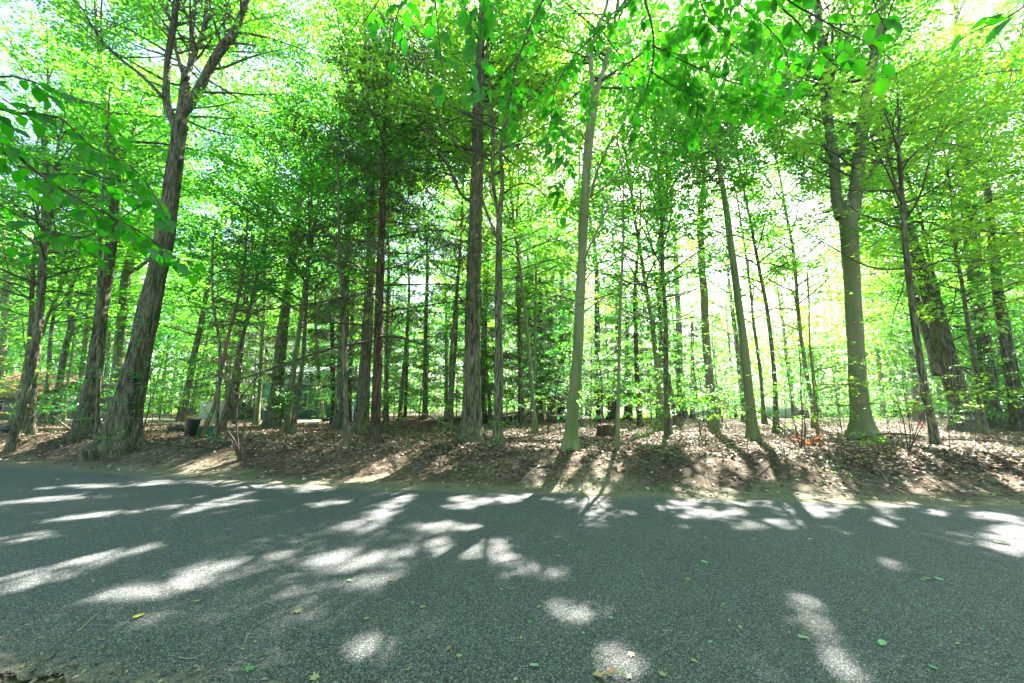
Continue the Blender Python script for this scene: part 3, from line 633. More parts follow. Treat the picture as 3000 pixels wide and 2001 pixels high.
# ------------------------------------------------------------------ ground, road
def grid_mesh(name, xs, ys, zf, mat, att=None):
    X, Y = np.meshgrid(xs, ys); V = np.stack([X, Y, zf(X, Y)], -1).reshape(-1, 3); nx, ny = len(xs), len(ys)
    i = np.arange(ny - 1)[:, None] * nx + np.arange(nx - 1)[None]
    Q = np.stack([i, i + 1, i + nx + 1, i + nx], -1).reshape(-1, 4)
    return mesh_np(name, V, Q, mat=mat, smooth=True)
def floor_material():
    m, nt, o = newmat('leaf_litter_floor')
    v = coords(nt, (1, 1, 1)); n1 = noise(nt, v, 16, 6, .7, .5); n2 = noise(nt, v, .9, 4, .6)
    vo = nd(nt, 'TexVoronoi'); vo.inputs['Scale'].default_value = 15; nt.links.new(v, vo.inputs[0])
    sp = nd(nt, 'SeparateColor'); nt.links.new(vo.outputs['Color'], sp.inputs[0])
    c1 = ramp(nt, [(0, (.035, .024, .014)), (.35, (.09, .065, .04)), (.7, (.17, .125, .08)), (1, (.3, .23, .16))], sp.outputs[0])
    c2 = ramp(nt, [(.3, (.02, .015, .01)), (.7, (.13, .095, .06))], n1)
    a = mix(nt, c1.outputs[0], c2.outputs[0], .45)
    sr = ramp(nt, [(.42, (0, 0, 0)), (.62, (.75, .75, .75))], n2); soil = mix(nt, a, (.035, .027, .018), sr.outputs[0])
    # gravelly shoulder by the road: an attribute of the ground itself
    at = nd(nt, 'Attribute', attribute_name='shoulder'); n3 = noise(nt, v, 55, 4, .8)
    g = ramp(nt, [(.3, (.05, .05, .035)), (.5, (.15, .135, .09)), (.72, (.3, .27, .19))], n3)
    n4 = noise(nt, v, 2.3, 4, .6); gg = mix(nt, g.outputs[0], (.07, .085, .035), ramp(nt, [(.45, (0, 0, 0)), (.65, (.55, .55, .55))], n4).outputs[0])
    col = mix(nt, soil, gg, at.outputs['Fac'])
    h = mix(nt, vo.outputs['Distance'], n1, .5); pbsdf(nt, o, col, .95, h, .8, .03, .15); return m
xs = np.concatenate([np.arange(-130, -24, 4), np.arange(-24, 24, .16), np.arange(24, 131, 4)])
ysg = np.concatenate([np.arange(-40, 3, 3), np.arange(3, 16, .12), np.arange(16, 40, .4), np.arange(40, 190, 5)])
gm = grid_mesh('ground', xs, ysg, lambda X, Y: ground_z(X, Y) + .02 * wob(X * 7, Y * 7) * sstep(.4, 1.2, Y - edge_y(X)), floor_material())
gv = np.empty(len(gm.vertices) * 3, np.float32); gm.vertices.foreach_get('co', gv); gv = gv.reshape(-1, 3)
sd = gv[:, 1] - edge_y(gv[:, 0])
att = gm.attributes.new('shoulder', 'FLOAT', 'POINT'); att.data.foreach_set('value', (1 - sstep(.45, 1.15, sd + .25 * wob(gv[:, 0] * 2, gv[:, 1] * 2))).astype(np.float32) * np.where(sd < -2, .35, 1).astype(np.float32))
tag(link('ground', gm), kind='structure')

def asphalt_material():
    m, nt, o = newmat('asphalt'); v = coords(nt, (1, 1, 1))
    vo = nd(nt, 'TexVoronoi'); vo.inputs['Scale'].default_value = 125; nt.links.new(v, vo.inputs[0])
    sp = nd(nt, 'SeparateColor'); nt.links.new(vo.outputs['Color'], sp.inputs[0])
    c = ramp(nt, [(0, (.032, .04, .037)), (.45, (.09, .101, .096)), (.8, (.16, .175, .168)), (1, (.34, .35, .34))], sp.outputs[0])
    dr = ramp(nt, [(.35, (1, 1, 1)), (.75, (.3, .3, .3))], vo.outputs['Distance'])
    col = mix(nt, c.outputs[0], dr.outputs[0], .85, 'MULTIPLY')
    n1 = noise(nt, v, .7, 5, .6); col = mix(nt, col, (.6, .6, .6), ramp(nt, [(.35, (0, 0, 0)), (.75, (.35, .35, .35))], n1).outputs[0], 'MULTIPLY')
    n2 = noise(nt, v, 30, 4, .8); col = mix(nt, col, ramp(nt, [(.3, (.5, .5, .5)), (.7, (1.0, 1.0, 1.0))], n2).outputs[0], .7, 'MULTIPLY')
    # grit-filled broken edges
    at = nd(nt, 'Attribute', attribute_name='worn'); n3 = noise(nt, v, 9, 5, .7)
    mm = nd(nt, 'Math', operation='MULTIPLY'); nt.links.new(at.outputs['Fac'], mm.inputs[0]); nt.links.new(ramp(nt, [(.4, (0, 0, 0)), (.6, (1, 1, 1))], n3).outputs[0], mm.inputs[1])
    col = mix(nt, col, ramp(nt, [(.3, (.05, .04, .03)), (.7, (.25, .21, .15))], n2).outputs[0], mm.outputs[0])
    iv = nd(nt, 'Math', operation='SUBTRACT'); iv.inputs[0].default_value = 1; nt.links.new(vo.outputs['Distance'], iv.inputs[1])
    pbsdf(nt, o, col, .8, iv.outputs[0], .9, .006, .35); return m
rx = np.concatenate([np.arange(-60, -8, .4), np.arange(-8, 8, .04), np.arange(8, 60, .3)]); ns = 46
def near_edge(x): return 1.55 - .16 * x + .1 * np.sin(x * 2.1)
E1 = edge_y(rx) + .05 * np.sin(rx * 3.1) + .035 * np.sin(rx * 7.7 + 1) + .02 * np.sin(rx * 19)
tt = np.linspace(0, 1, ns) ** 1.0
_n = np.array([atZ(a_, b_, 0) for a_, b_ in ((-700, 1270), (-300, 1450), (0, 1545), (200, 1590), (420, 1625), (800, 1670), (1600, 1700), (2600, 1740))])
E0 = np.interp(rx, _n[:, 0], _n[:, 1]) + .04 * np.sin(rx * 9) + .03 * np.sin(rx * 23 + 1)
E0x = np.minimum(1.15 - .28 * rx * (rx < 0) * .0 + np.where(rx < -.6, .34 * (-.6 - rx), 0) - .1 * np.clip(rx, 0, 9) + .06 * np.sin(rx * 5), E1 - 4.2)
RX = np.repeat(rx[None], ns, 0); RY = E0[None] * (1 - tt[:, None]) + E1[None] * tt[:, None]
def road_z(x, y, t=None): return .008 + .018 * np.sin(np.clip((y - 1) / 7, 0, 1) * math.pi)
RZ = road_z(RX, RY) * (1 - sstep(.97, 1, tt)[:, None]) + .004
RZ = RZ + 0 * RX
i = np.arange(ns - 1)[:, None] * len(rx) + np.arange(len(rx) - 1)[None]
Q = np.stack([i, i + 1, i + len(rx) + 1, i + len(rx)], -1).reshape(-1, 4)
rm = mesh_np('road', np.stack([RX, RY, RZ + 0 * RX], -1), Q, mat=asphalt_material(), smooth=True)
att = rm.attributes.new('worn', 'FLOAT', 'POINT'); wn = np.maximum(1 - sstep(0, .3, RY - E0[None]), 1 - sstep(0, .3, E1[None] - RY)); att.data.foreach_set('value', wn.ravel().astype(np.float32))
tag(link('road', rm), kind='structure')
# pale driveway crossing the wood far at left
def drive_mat():
    m, nt, o = newmat('gravel_drive'); v = coords(nt, (1, 1, 1)); n = noise(nt, v, 6, 5, .7)
    pbsdf(nt, o, ramp(nt, [(.3, (.2, .2, .18)), (.7, (.36, .35, .32))], n).outputs[0], .9, n, .4, .02); return m
dx = np.arange(-44, -4.4, .5); dy0 = 29 + 1.5 * np.sin(dx * .12); V = []; 
for k in range(5): V.append(np.stack([dx, dy0 + k * .8, ground_z(dx, dy0 + k * .8) + .02], -1))
V = np.array(V); i = np.arange(4)[:, None] * len(dx) + np.arange(len(dx) - 1)[None]
tag(link('path', mesh_np('path', V, np.stack([i, i + 1, i + len(dx) + 1, i + len(dx)], -1), mat=drive_mat(), smooth=True)), kind='structure')

# ------------------------------------------------------------------ leaf litter, seedlings
def litter_mat(name, stops, tl=.15):
    m, nt, o = newmat(name); g = nd(nt, 'NewGeometry'); r = ramp(nt, stops, g.outputs['Random Per Island'])
    df = nd(nt, 'BsdfDiffuse'); nt.links.new(r.outputs[0], df.inputs[0]); tr = nd(nt, 'BsdfTranslucent'); nt.links.new(r.outputs[0], tr.inputs[0])
    mx = nd(nt, 'MixShader'); mx.inputs[0].default_value = tl; nt.links.new(df.outputs[0], mx.inputs[1]); nt.links.new(tr.outputs[0], mx.inputs[2])
    gl = nd(nt, 'BsdfGlossy'); gl.inputs['Roughness'].default_value = .5; m2 = nd(nt, 'MixShader'); m2.inputs[0].default_value = .05
    nt.links.new(mx.outputs[0], m2.inputs[1]); nt.links.new(gl.outputs[0], m2.inputs[2]); nt.links.new(m2.outputs[0], o.inputs[0]); return m
LIT = litter_mat('dry_leaves', [(0, (.06, .04, .024)), (.3, (.15, .105, .065)), (.55, (.22, .16, .10)), (.78, (.34, .26, .17)), (.94, (.5, .42, .31)), (1, (.42, .2, .07))])
rg = rs(77)
def scatter(n, y0, y1, fx=1.32, pw=1.6):
    y = y0 + (y1 - y0) * rg.uniform(size=n) ** pw; x = rg.uniform(-1, 1, n) * (fx * y + 2.5); return x, y
def litter(n, y0, y1, size, pw, mat, name, prob, tiltv=.35, lift=.006, wid=.62):
    x, y = scatter(n, y0, y1, pw=pw); s = y - edge_y(x); k = rg.uniform(size=n) < prob(s, x, y); x, y = x[k], y[k]
    z = ground_z(x, y) + .02 * wob(x * 7, y * 7) * sstep(.4, 1.2, y - edge_y(x)); m = len(x); az = rg.uniform(0, 6.28, m)
    D = np.stack([np.cos(az), np.sin(az), rg.normal(0, tiltv, m)], -1); N = np.stack([rg.normal(0, tiltv, m), rg.normal(0, tiltv, m), np.ones(m)], -1)
    B = np.stack([x, y, z + lift + rg.uniform(0, .03, m)], -1); L = size * rg.uniform(.6, 1.3, m)
    V, Q = leaf_verts(B, unit(D), N, L, wid, True); return mesh_np(name, V, Q, mat=mat)
l1 = litter(190000, 6.5, 30, .075, 1.5, LIT, 'fallen_leaves', lambda s, x, y: np.where(s > 2.2, .95, np.where(s > .2, .06 + .4 * sstep(1.2, 2.6, s), .0)) * (.55 + .45 * np.clip(wob(x * .8, y * .8) + .7, 0, 1)), wid=.75)
tag(link('fallen_leaves', l1), 'brown and tan fallen leaves covering the forest floor and bank', 'leaf litter', kind='stuff')
l2 = litter(9000, 5.5, 16, .03, 1.2, litter_mat('leaf_crumbs', [(0, (.12, .08, .05)), (.5, (.3, .22, .13)), (1, (.42, .38, .2))]), 'leaf_debris', lambda s, x, y: np.where((s > -.9) & (s < 1.1), .5 * np.exp(-np.clip(-s, 0, 2) / .22), 0), tiltv=.25)
tag(link('leaf_debris', l2), 'small leaf crumbs along the edge of the asphalt', 'leaf debris', kind='stuff')
n = 9000; x = rg.uniform(-4.5, .6, n); e0 = np.interp(x, rx, E0); y = e0 + rg.normal(-.25, .28, n); k = (y > .3); x, y = x[k], y[k]; m = len(x); az = rg.uniform(0, 6.28, m)
V, Q = leaf_verts(np.stack([x, y, .012 + rg.uniform(0, .02, m)], -1), unit(np.stack([np.cos(az), np.sin(az), rg.normal(0, .35, m)], -1)), rg.normal(0, .4, (m, 3)) + [0, 0, 1], rg.uniform(.008, .035, m), .6, True)
tag(link('leaf_debris', mesh_np('leaf_debris', V, Q, mat=litter_mat('dark_crumbs', [(0, (.02, .018, .014)), (.5, (.07, .055, .04)), (.85, (.2, .16, .11)), (1, (.36, .3, .2))]))), 'dark crumbs of leaf and grit on the near broken road edge at lower left', 'leaf debris', kind='stuff')
# green seedlings low on the bank
x, y = scatter(5200, 6.5, 24, pw=1.3); s = y - edge_y(x); k = (s > .35) & (wob(x * 1.1 + 3, y * 1.4) > .15) & (rg.uniform(size=len(x)) < np.where(s < 3, .62, .12)); x, y = x[k], y[k]
B = []; D = []; N = []; L = []
for xx, yy in zip(x, y):
    m = rg.randint(4, 9); hh = rg.uniform(.02, .11); az = rg.uniform(0, 6.28, m)
    for a in az:
        B.append((xx + .02 * math.cos(a), yy + .02 * math.sin(a), float(ground_z(xx, yy)) + hh)); D.append((math.cos(a), math.sin(a), rg.uniform(-.2, .5))); N.append((rg.normal(0, .2), rg.normal(0, .2), 1)); L.append(rg.uniform(.03, .065))
V, Q = leaf_verts(np.array(B), unit(np.array(D)), np.array(N), np.array(L), .6, True)
tag(link('seedlings', mesh_np('seedlings', V, Q, mat=G['bluegreen'])), 'small green seedlings and weeds dotted over the bank and shoulder', 'seedlings', kind='stuff')
# bare whip-thin saplings standing on the forest floor
def whip(name, label, px, py, h, lean, seed, mat='twig', r0=.008, group=None, leafy=0):
    rg = rs(seed); b = on_ground(px, py); e = empty(name, b, label, 'sapling', group); tb = Tubes()
    P = [b - [0, 0, .05]]; d = unit(np.array([lean, rg.normal(0, .05), 1.]))
    for i in range(8): d = unit(d + rg.normal(0, .05, 3)); P.append(P[-1] + d * h / 8)
    P = np.array(P); tb.add(P, np.linspace(r0, .003, 9), 5); link('stem', tb.mesh('stem', BK[mat], b), e)
    t2 = Tubes(); spr = []
    for k in range(int(3 + h * 2)):
        i = rg.randint(3, 9); q = branch_poly(rg, P[i], rg.uniform(0, 6.28), R(rg.uniform(10, 50)), rg.uniform(.15, .5) * h * .5, 5, .1, .15)
        t2.add(q, np.linspace(.004, .002, 5), 3)
        for j in range(1, 5):
            for _ in range(int(leafy + rg.uniform())):
                spr.append((q[j], q[j] - q[j - 1] + rg.normal(0, .05, 3) * [1, 1, .2], .62))
    link('twigs', t2.mesh('twigs', BK[mat], b), e)
    if spr: link('leaves', crown_mesh(rg, spr, b, G['beech' if seed % 3 else 'yellow'], 9, .075, near=True, cut=False, length=.4), e)
    return e
WH = [(1513,1010,1.9),(1306+240,1035,2.2),(1571,1050,1.5),(1604,1048,1.9),(1618,1052,2.0),(1482,1060,1.1),(1536,1078,.9),(1443,1000,1.7),(1288,1010,1.5),(1160,1048,1.0),(1352,1040,1.2),(1640,1030,1.6),(1783,1030,1.9),(1800,1040,1.7),
      (1822,1015,2.6),(1835,1020,2.9),(1848,1042,1.6),(1905,1040,1.4),(1925,1010,1.3),(2060,1048,2.4),(2072,1020,2.2),(2040,1005,2.0),(2108,1040,1.2),(2012,1060,1.0),(1715,1060,.9),(2180,1040,1.2),(2240,1035,1.0),
      (318,1015,2.6),(345,1010,2.2),(368,1005,2.0),(395,998,2.4),(410,1000,2.8),(300,1042,2.0),(166,1018,1.6),(432,1010,2.6),(575,1000,2.6),(600,990,2.2),(640,1010,1.4),(700,1000,1.8),(725,990,2.0),(750,1030,1.0),(905,1010,1.4),(945,1000,1.5),(1010,1010,1.0),(246,1060,1.3),(105,1035,1.5),(150,1005,2.2),(1015,990,2.4),(960,985,2.0),(540,1005,1.8),(380,1035,1.1)]
for i, (a, b, h) in enumerate(WH):
    whip('sapling', 'whip-thin bare-stemmed young sapling standing in the leaf litter', a, b, h, rs(i).normal(0, .07), 400 + i, group='whip-thin saplings on the forest floor', leafy=(.55 if i % 2 else .2))

# ------------------------------------------------------------------ background wood: shared variants
def variant(kind, seed):
    """one background tree at the origin; returns list of (part name, mesh)"""
    rg = rs(seed); tw = Tubes(); spr = []; tb = Tubes()
    if kind == 'tall':
        H = rg.uniform(17, 21); P = branch_poly(rg, np.array([0, 0, -.2]), 0, R(89), H, 14, .2, .025); r = np.interp(P[:, 2], [0, 1, H], [.26, .19, .03]) * rg.uniform(.8, 1.2)
        CP, CR = catmull(P, r, .5); tb.add(CP, CR, 10, flare_lob(0, .5, 5, seed, .4, .04))
        grow_deciduous(rg, CP, CR, H * .28, H - .5, 4.3, 30, tw, spr, spray_s=1.5, dens=.72)
        K, leaf, fl, ln, wd, thin, mt = 15, .19, .3, .62, .66, 0, ['maple', 'beech', 'maple', 'yellow', 'maple'][seed % 5]; bk = 'maple'
    elif kind == 'under':
        H = rg.uniform(4.5, 8); P = branch_poly(rg, np.array([0, 0, -.1]), rg.uniform(0, 6), R(84), H, 10, .15, .05); r = np.linspace(.04, .008, 10)
        CP, CR = catmull(P, r, .4); tb.add(CP, CR, 6)
        grow_deciduous(rg, CP, CR, .9, H - .2, 2.5, 24, tw, spr, lowflat=True, dens=.85)
        K, leaf, fl, ln, wd, thin, mt = 14, .12, .16, .6, .62, 0, ['beech', 'bluegreen', 'maple', 'yellow', 'beech', 'maple'][seed % 6]; bk = 'twig'
    else:
        H = rg.uniform(10, 15); P = np.array([[0, 0, -.2], [0, 0, H * .5], [.1, 0, H]]); r = np.array([.16, .1, .02]); CP, CR = catmull(P, r, .6); tb.add(CP, CR, 10)
        hemlock_parts(rg, CP, CR, 1.6, H - .2, 3.3, 46, tw, spr, 2.0); K, leaf, fl, ln, wd, thin, mt = 14, .16, .2, .38, .26, 0, 'hemlock'; bk = 'hemlock'
    ms = [('trunk', tb.mesh('trunk', BK[bk], (0, 0, 0))), ('branches', tw.mesh('branches', BK['twig' if kind != 'tall' else 'maple'], (0, 0, 0)))]
    ms.append(('crown', crown_mesh(rg, spr, (0, 0, 0), G[mt], K, leaf, wd, cut=False, flat=fl, length=ln)))
    return ms
VAR = {k: [variant(k, 900 + i * 7 + j) for j in range(n)] for i, (k, n) in enumerate((('tall', 6), ('under', 7), ('hem', 3)))}
INFO = {'tall': ('forest_tree', 'tall leafy woodland tree in the crowd of trees behind the front row', 'tree', 'tall trees filling the wood behind'),
        'under': ('understory_tree', 'small leafy understory tree with flat layered sprays among the trunks', 'tree', 'small leafy understory trees'),
        'hem': ('background_hemlock', 'dark feathery hemlock deep in the wood', 'tree', 'dark hemlocks deep in the wood')}
rg = rs(4242)
def put(kind, x, y, s=1.):
    nm, lab, cat, grp = INFO[kind]; b = (x, y, float(ground_z(x, y))); e = empty(nm, b, lab, cat, grp); e.rotation_euler = (0, 0, rg.uniform(0, 6.28)); e.scale = (s, s, s)
    vs = VAR[kind]
    for pn, me in vs[rg.randint(len(vs))]: link(pn, me, e)
def spread_pts(n, y0, y1, mind, fx=1.33, xr=None):
    pts = []; t = 0
    while len(pts) < n and t < 20000:
        t += 1; y = y0 + (y1 - y0) * rg.uniform() ** .8; x = rg.uniform(-1, 1) * (fx * y + 3)
        if all((x - a) ** 2 + (y - b) ** 2 > mind ** 2 for a, b in pts): pts.append((x, y))
    return pts
def in_view_of_houses(x, y): p = CX + F * x / y; return (510 < p < 790 and y < 33) or (p < 90 and y < 29 and p > -40)
for x, y in spread_pts(110, 25, 62, 3.4):
    if in_view_of_houses(x, y): continue
    if .3 < x / y < .85 and y > 30 and rg.uniform() < .3: continue
    put('tall', x, y, rg.uniform(.85, 1.2))
# second-row broadleaf trees, each with a crown of its own (these shade the road)
def near_tree(x, y, H, seed, z0, spread, n, mt, label):
    rg = rs(seed); b = np.array([x, y, float(ground_z(x, y))]); e = empty('broadleaf_tree', b, label, 'tree'); tb = Tubes(); tw = Tubes(); spr = []
    P = branch_poly(rg, b - [0, 0, .2], rg.uniform(0, 6), R(rg.uniform(84, 89)), H, 14, .25, .035); r = np.interp(P[:, 2] - b[2], [0, 1, H], [.17, .11, .02]) * rg.uniform(.7, 1.2)
    CP, CR = catmull(P, r, .4); tb.add(CP, CR, 12, flare_lob(b[2], .5, 5, seed, .3, .04)); link('trunk', tb.mesh('trunk', BK[['maple', 'beech', 'maple'][seed % 3]], b), e)
    grow_deciduous(rg, CP, CR, z0, H - .3, spread, n, tw, spr, dens=1.05); link('branches', tw.mesh('branches', BK['twig'], b), e)
    link('crown', crown_mesh(rg, spr, b, G[mt], 26, .125), e)
NT = [(-21,17,17,5,4.2,40,'maple','broadleaf tree with leafy crown at the far left of the second row'),
      (-16.5,13.5,15,5.5,3.8,38,'maple','leafy tree behind the leaning oak, crown filling the upper left'),
      (-12.5,17.5,18,5,4.2,44,'beech','leafy tree behind the huge forking maple'),
      (-8.6,15.5,15,4.5,3.8,42,'maple','bright leafy tree between the forking maple and the dark hemlock'),
      (-6.2,20,19,6,4.4,44,'bluegreen','cool green leafy tree behind the reddish leaning sapling'),
      (-2.6,17,19,7,4.2,46,'maple','tall leafy tree rising behind the dark hemlock top'),
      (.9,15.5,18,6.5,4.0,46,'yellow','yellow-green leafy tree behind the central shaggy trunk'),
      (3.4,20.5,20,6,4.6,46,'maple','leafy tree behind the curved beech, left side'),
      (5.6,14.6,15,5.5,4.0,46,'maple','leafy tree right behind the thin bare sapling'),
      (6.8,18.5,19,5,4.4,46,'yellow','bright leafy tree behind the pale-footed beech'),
      (10.2,15.8,17,6,4.3,46,'maple','leafy tree left behind the twin-stemmed beech'),
      (8.9,22,20,5,4.6,44,'beech','hazy leafy tree far left behind the twin-stemmed beech'),
      (13.8,18.5,19,5,4.4,46,'maple','leafy tree right behind the twin-stemmed beech'),
      (16.8,14.5,16,5,4.2,44,'yellow','sunlit leafy tree between the knobbly tree and the massive oak'),
      (20.5,18,18,4.5,4.4,44,'maple','leafy tree behind the very thick forked oak'),
      (24,14.5,16,4,4.2,42,'maple','leafy tree beyond the right edge oak'),
      (-1.2,23,20,7,4.6,42,'beech','tall pale green tree far behind the central shaggy trunk'),
      (14.6,23.5,20,6,4.6,42,'maple','leafy tree deep behind the massive leaning oak'),
      (-14.5,23,20,5,4.6,42,'maple','tall leafy tree deep behind the huge forking maple')]
for i, (x, y, H, z0, sp, n, mt, lab) in enumerate(NT): near_tree(x, y, H, 700 + i, z0, sp, n, mt, lab)
for x, y in spread_pts(120, 17, 48, 2.0):
    if not in_view_of_houses(x, y) or rg.uniform() < .12: put('under', x, y, rg.uniform(.7, 1.15))
for x, y in spread_pts(10, 13.5, 16.5, 2.6, fx=1.2): 
    if abs(x) > 1.0: put('under', x, y, rg.uniform(.6, .8))
for x, y in spread_pts(16, 22, 50, 4, fx=.6): put('hem', x, y, rg.uniform(.8, 1.1))
# unseen trees added behind the camera to cut sky light on the road
for x, y in ((-15, -5), (-9, -7), (-3.5, -5.5), (2.5, -6.5), (8.5, -5), (14, -7), (-19, -12), (-12, -13), (-5, -12.5), (1, -13), (7, -12), (13, -13.5), (20, -9)): put('tall', x, y, rg.uniform(.95, 1.1))
# far-off wood closing every gap
n = 60000; a = rg.uniform(-1.05, 1.05, n); d = rg.uniform(64, 92, n); hgt = 24 * rg.uniform(size=n) ** 1.1
lump = 3.5 * np.sin(a * 31) + 2.5 * np.sin(a * 73 + 2) + 2 * np.sin(a * 11 + d * .2)
hgt = hgt * (1 + lump / 24)
B = np.stack([np.sin(a) * d, np.cos(a) * d, -1.5 + hgt], -1); D = rg.normal(0, 1, (n, 3)); N = rg.normal(0, 1, (n, 3)) + [0, 0, .8]
k = ~((np.tan(a) > .3) & (np.tan(a) < .85) & (hgt > 15 + 2 * np.sin(a * 40))); B, D, N = B[k], D[k], N[k]; n = len(B)
V, Q = leaf_verts(B, unit(D), N, rg.uniform(.5, 1.0, n), .7)
tag(link('far_woods', mesh_np('far_woods', V, Q, mat=G['maple'])), 'distant green wood closing the view behind the trees', 'woods', kind='stuff')
# ------------------------------------------------------------------ overhanging branches close to the camera
def broad_leaves(B, D, N, L, wid=.6, rg=None):
    rows = 13; u = np.linspace(0, 1, rows); hw = np.interp(u, [0, .05, .15, .3, .5, .7, .85, .95, 1], [0, .16, .36, .48, .5, .38, .2, .07, 0]); hw = hw * (1 + .09 * np.where(np.arange(rows) % 2, 1, -1))
    X = unit(np.cross(D, N)); N = unit(np.cross(X, D)); n = len(B); cur = rg.uniform(.05, .55, n); fold = rg.uniform(.05, .3, n)
    V = np.zeros((n, rows, 3, 3))
    for c, sgn in enumerate((-1, 0, 1)):
        zz = fold[:, None] * abs(sgn) * hw[None] * wid - cur[:, None] * (u[None] - .15) ** 2
        V[:, :, c] = B[:, None] + L[:, None, None] * (D[:, None] * u[None, :, None] + X[:, None] * (sgn * hw * wid)[None, :, None] + N[:, None] * zz[..., None])
    i = np.arange(rows - 1)[:, None] * 3 + np.arange(2)[None]; q = np.stack([i, i + 1, i + 4, i + 3], -1).reshape(-1, 4)
    Q = (np.arange(n)[:, None, None] * rows * 3 + q[None]).reshape(-1, 4)
    uvt = np.stack([np.repeat(np.array([[0, .5, 1]]), rows, 0), np.repeat(u[:, None], 3, 1)], -1).reshape(-1, 2)
    uv = np.tile(uvt[q.ravel()], (n, 1)); return V.reshape(-1, 3), Q, uv
def overhang(name, label, stems, leaf, seed, mat='broad', node=.07, tw=(.06, .2), wid=.62, barkm='twig', rowdrop=.35, pend=None, group=None):
    rg = rs(seed); polys = []
    for pts, ya, yb in stems:
        n = len(pts); P = []; r = []
        for i, q in enumerate(pts):
            p, t = atY(q[0], q[1], ya + (yb - ya) * i / (n - 1)); P.append(p); r.append(q[2] * .5 / F * t)
        polys.append(catmull(P, r, .05))
    base = polys[0][0][0]; e = empty(name, base, label, 'branch', group); tb = Tubes(); t2 = Tubes(); B = []; D = []; N = []; L = []
    for P, r in polys:
        tb.add(P, r, 6); d0 = np.linalg.norm(np.diff(P, axis=0), axis=1); cum = np.concatenate([[0], np.cumsum(d0)]); pos = node; sg = 1
        while pos < cum[-1]:
            i = min(len(P) - 2, int(np.searchsorted(cum, pos)) - 1); p = P[i]; d = unit(P[i + 1] - P[i]); sg = -sg
            side = unit(np.cross(d, [0, 0, 1.])); hd = unit(d * rg.uniform(.4, 1) + side * sg * rg.uniform(.5, 1.1) + np.array([0, 0, rg.normal(-.12, .25)])); l = rg.uniform(*tw)
            q = [p]; dd = hd
            for k in range(4): dd = unit(dd + rg.normal(0, .08, 3) + [0, 0, -.07]); q.append(q[-1] + dd * l / 4)
            q = np.array(q); t2.add(q, np.linspace(.0022, .001, 5), 3); sd = unit(np.cross(hd, [0, 0, 1.])); s2 = 1
            m = int(2 + l / .05)
            for k in range(m):
                t = (k + 1) / m; kk = min(3, int(t * 4)); pp = q[kk] + (q[kk + 1] - q[kk]) * (t * 4 - kk); s2 = -s2
                dr = unit(hd * (.5 if k < m - 1 else 1.2) + sd * s2 * (rg.uniform(.5, 1.) if k < m - 1 else .1) + np.array([0, 0, -rowdrop + rg.normal(0, .28)]))
                B.append(pp); D.append(dr); N.append(np.array([0, 0, 1.]) + rg.normal(0, .33, 3)); L.append(leaf * rg.uniform(.65, 1.15))
            pos += node * rg.uniform(.7, 1.4)
    link('stem', tb.mesh('stem', BK[barkm], base), e); link('twigs', t2.mesh('twigs', BK[barkm], base), e)
    B, D, N, L = np.array(B), np.array(D), np.array(N), np.array(L); k = ~sun_cut(B); B, D, N, L = B[k], D[k], N[k], L[k]
    V, Q, uv = broad_leaves(B, D, N, L, wid, rg); link('leaves', mesh_np('leaves', V - base, Q, uv, G[mat], True), e)
W2 = lambda pts, a=6, b=2: [(x, y, a + (b - a) * i / (len(pts) - 1)) for i, (x, y) in enumerate(pts)]
overhang('overhanging_branch', 'close-up broad-leaved branch reaching in from the left edge', [
    (W2([(-90,212),(0,250),(60,262),(135,270),(215,340),(300,382),(350,440),(388,520)], 7, 2), 1.9, 2.2),
    (W2([(-90,285),(0,322),(60,375),(130,425),(200,468),(300,520),(370,565),(410,595),(445,600)], 8, 2), 1.7, 2.3),
    (W2([(-80,420),(0,470),(90,520),(190,545),(260,510),(330,470)], 5, 2), 2.0, 2.3), (W2([(-80,190),(30,175),(120,205),(200,235),(255,260)], 5, 2), 1.8, 2.1),
    (W2([(-60,560),(20,560),(90,590)], 4, 2), 2.2, 2.4), (W2([(40,380),(110,400),(190,400),(270,430),(340,455)], 4, 2), 2.1, 2.4)], .082, 51, node=.055, tw=(.06, .2))
overhang('overhanging_branch', 'hanging twigs of big green leaves at top, before the central shaggy trunk', [
    (W2([(950,-80),(920,10),(905,60),(900,130),(893,165)], 4, 1.5), 2.0, 2.1), (W2([(985,-80),(1000,10),(1005,60),(1012,130),(1022,205)], 4, 1.5), 2.0, 2.1),
    (W2([(1120,-80),(1108,30),(1103,110),(1106,190),(1100,260)], 4, 1.5), 2.0, 2.1), (W2([(880,-60),(870,0),(850,30),(830,60)], 3, 1.5), 2.2, 2.3), (W2([(1050,-80),(1060,-10),(1080,40),(1060,90)], 3, 1.5), 2.0, 2.0)], .1, 52, node=.1, tw=(.04, .12), rowdrop=.7)
overhang('overhanging_branch', 'slender dark branch with smaller leaves hanging left of the curved beech', [
    (W2([(1290,-80),(1222,50),(1192,130),(1180,180),(1165,260),(1158,340)], 5, 2), 2.8, 3.0), (W2([(1505,-60),(1445,5),(1405,42),(1379,66),(1330,115),(1309,142),(1285,182),(1270,228),(1262,300),(1250,360)], 5, 1.5), 2.8, 3.1),
    (W2([(1270,228),(1290,300),(1300,360),(1285,420),(1275,470)], 2.5, 1.2), 3.0, 3.1), (W2([(1379,66),(1410,110),(1440,150),(1452,200)], 3, 1.5), 2.9, 3.0), (W2([(1160,170),(1200,210),(1240,235)], 2, 1.5), 2.9, 3.0),
    (W2([(1309,142),(1340,180),(1350,230),(1340,280)], 2.5, 1.2), 3.0, 3.0)], .085, 53, node=.065, tw=(.05, .18), rowdrop=.5)
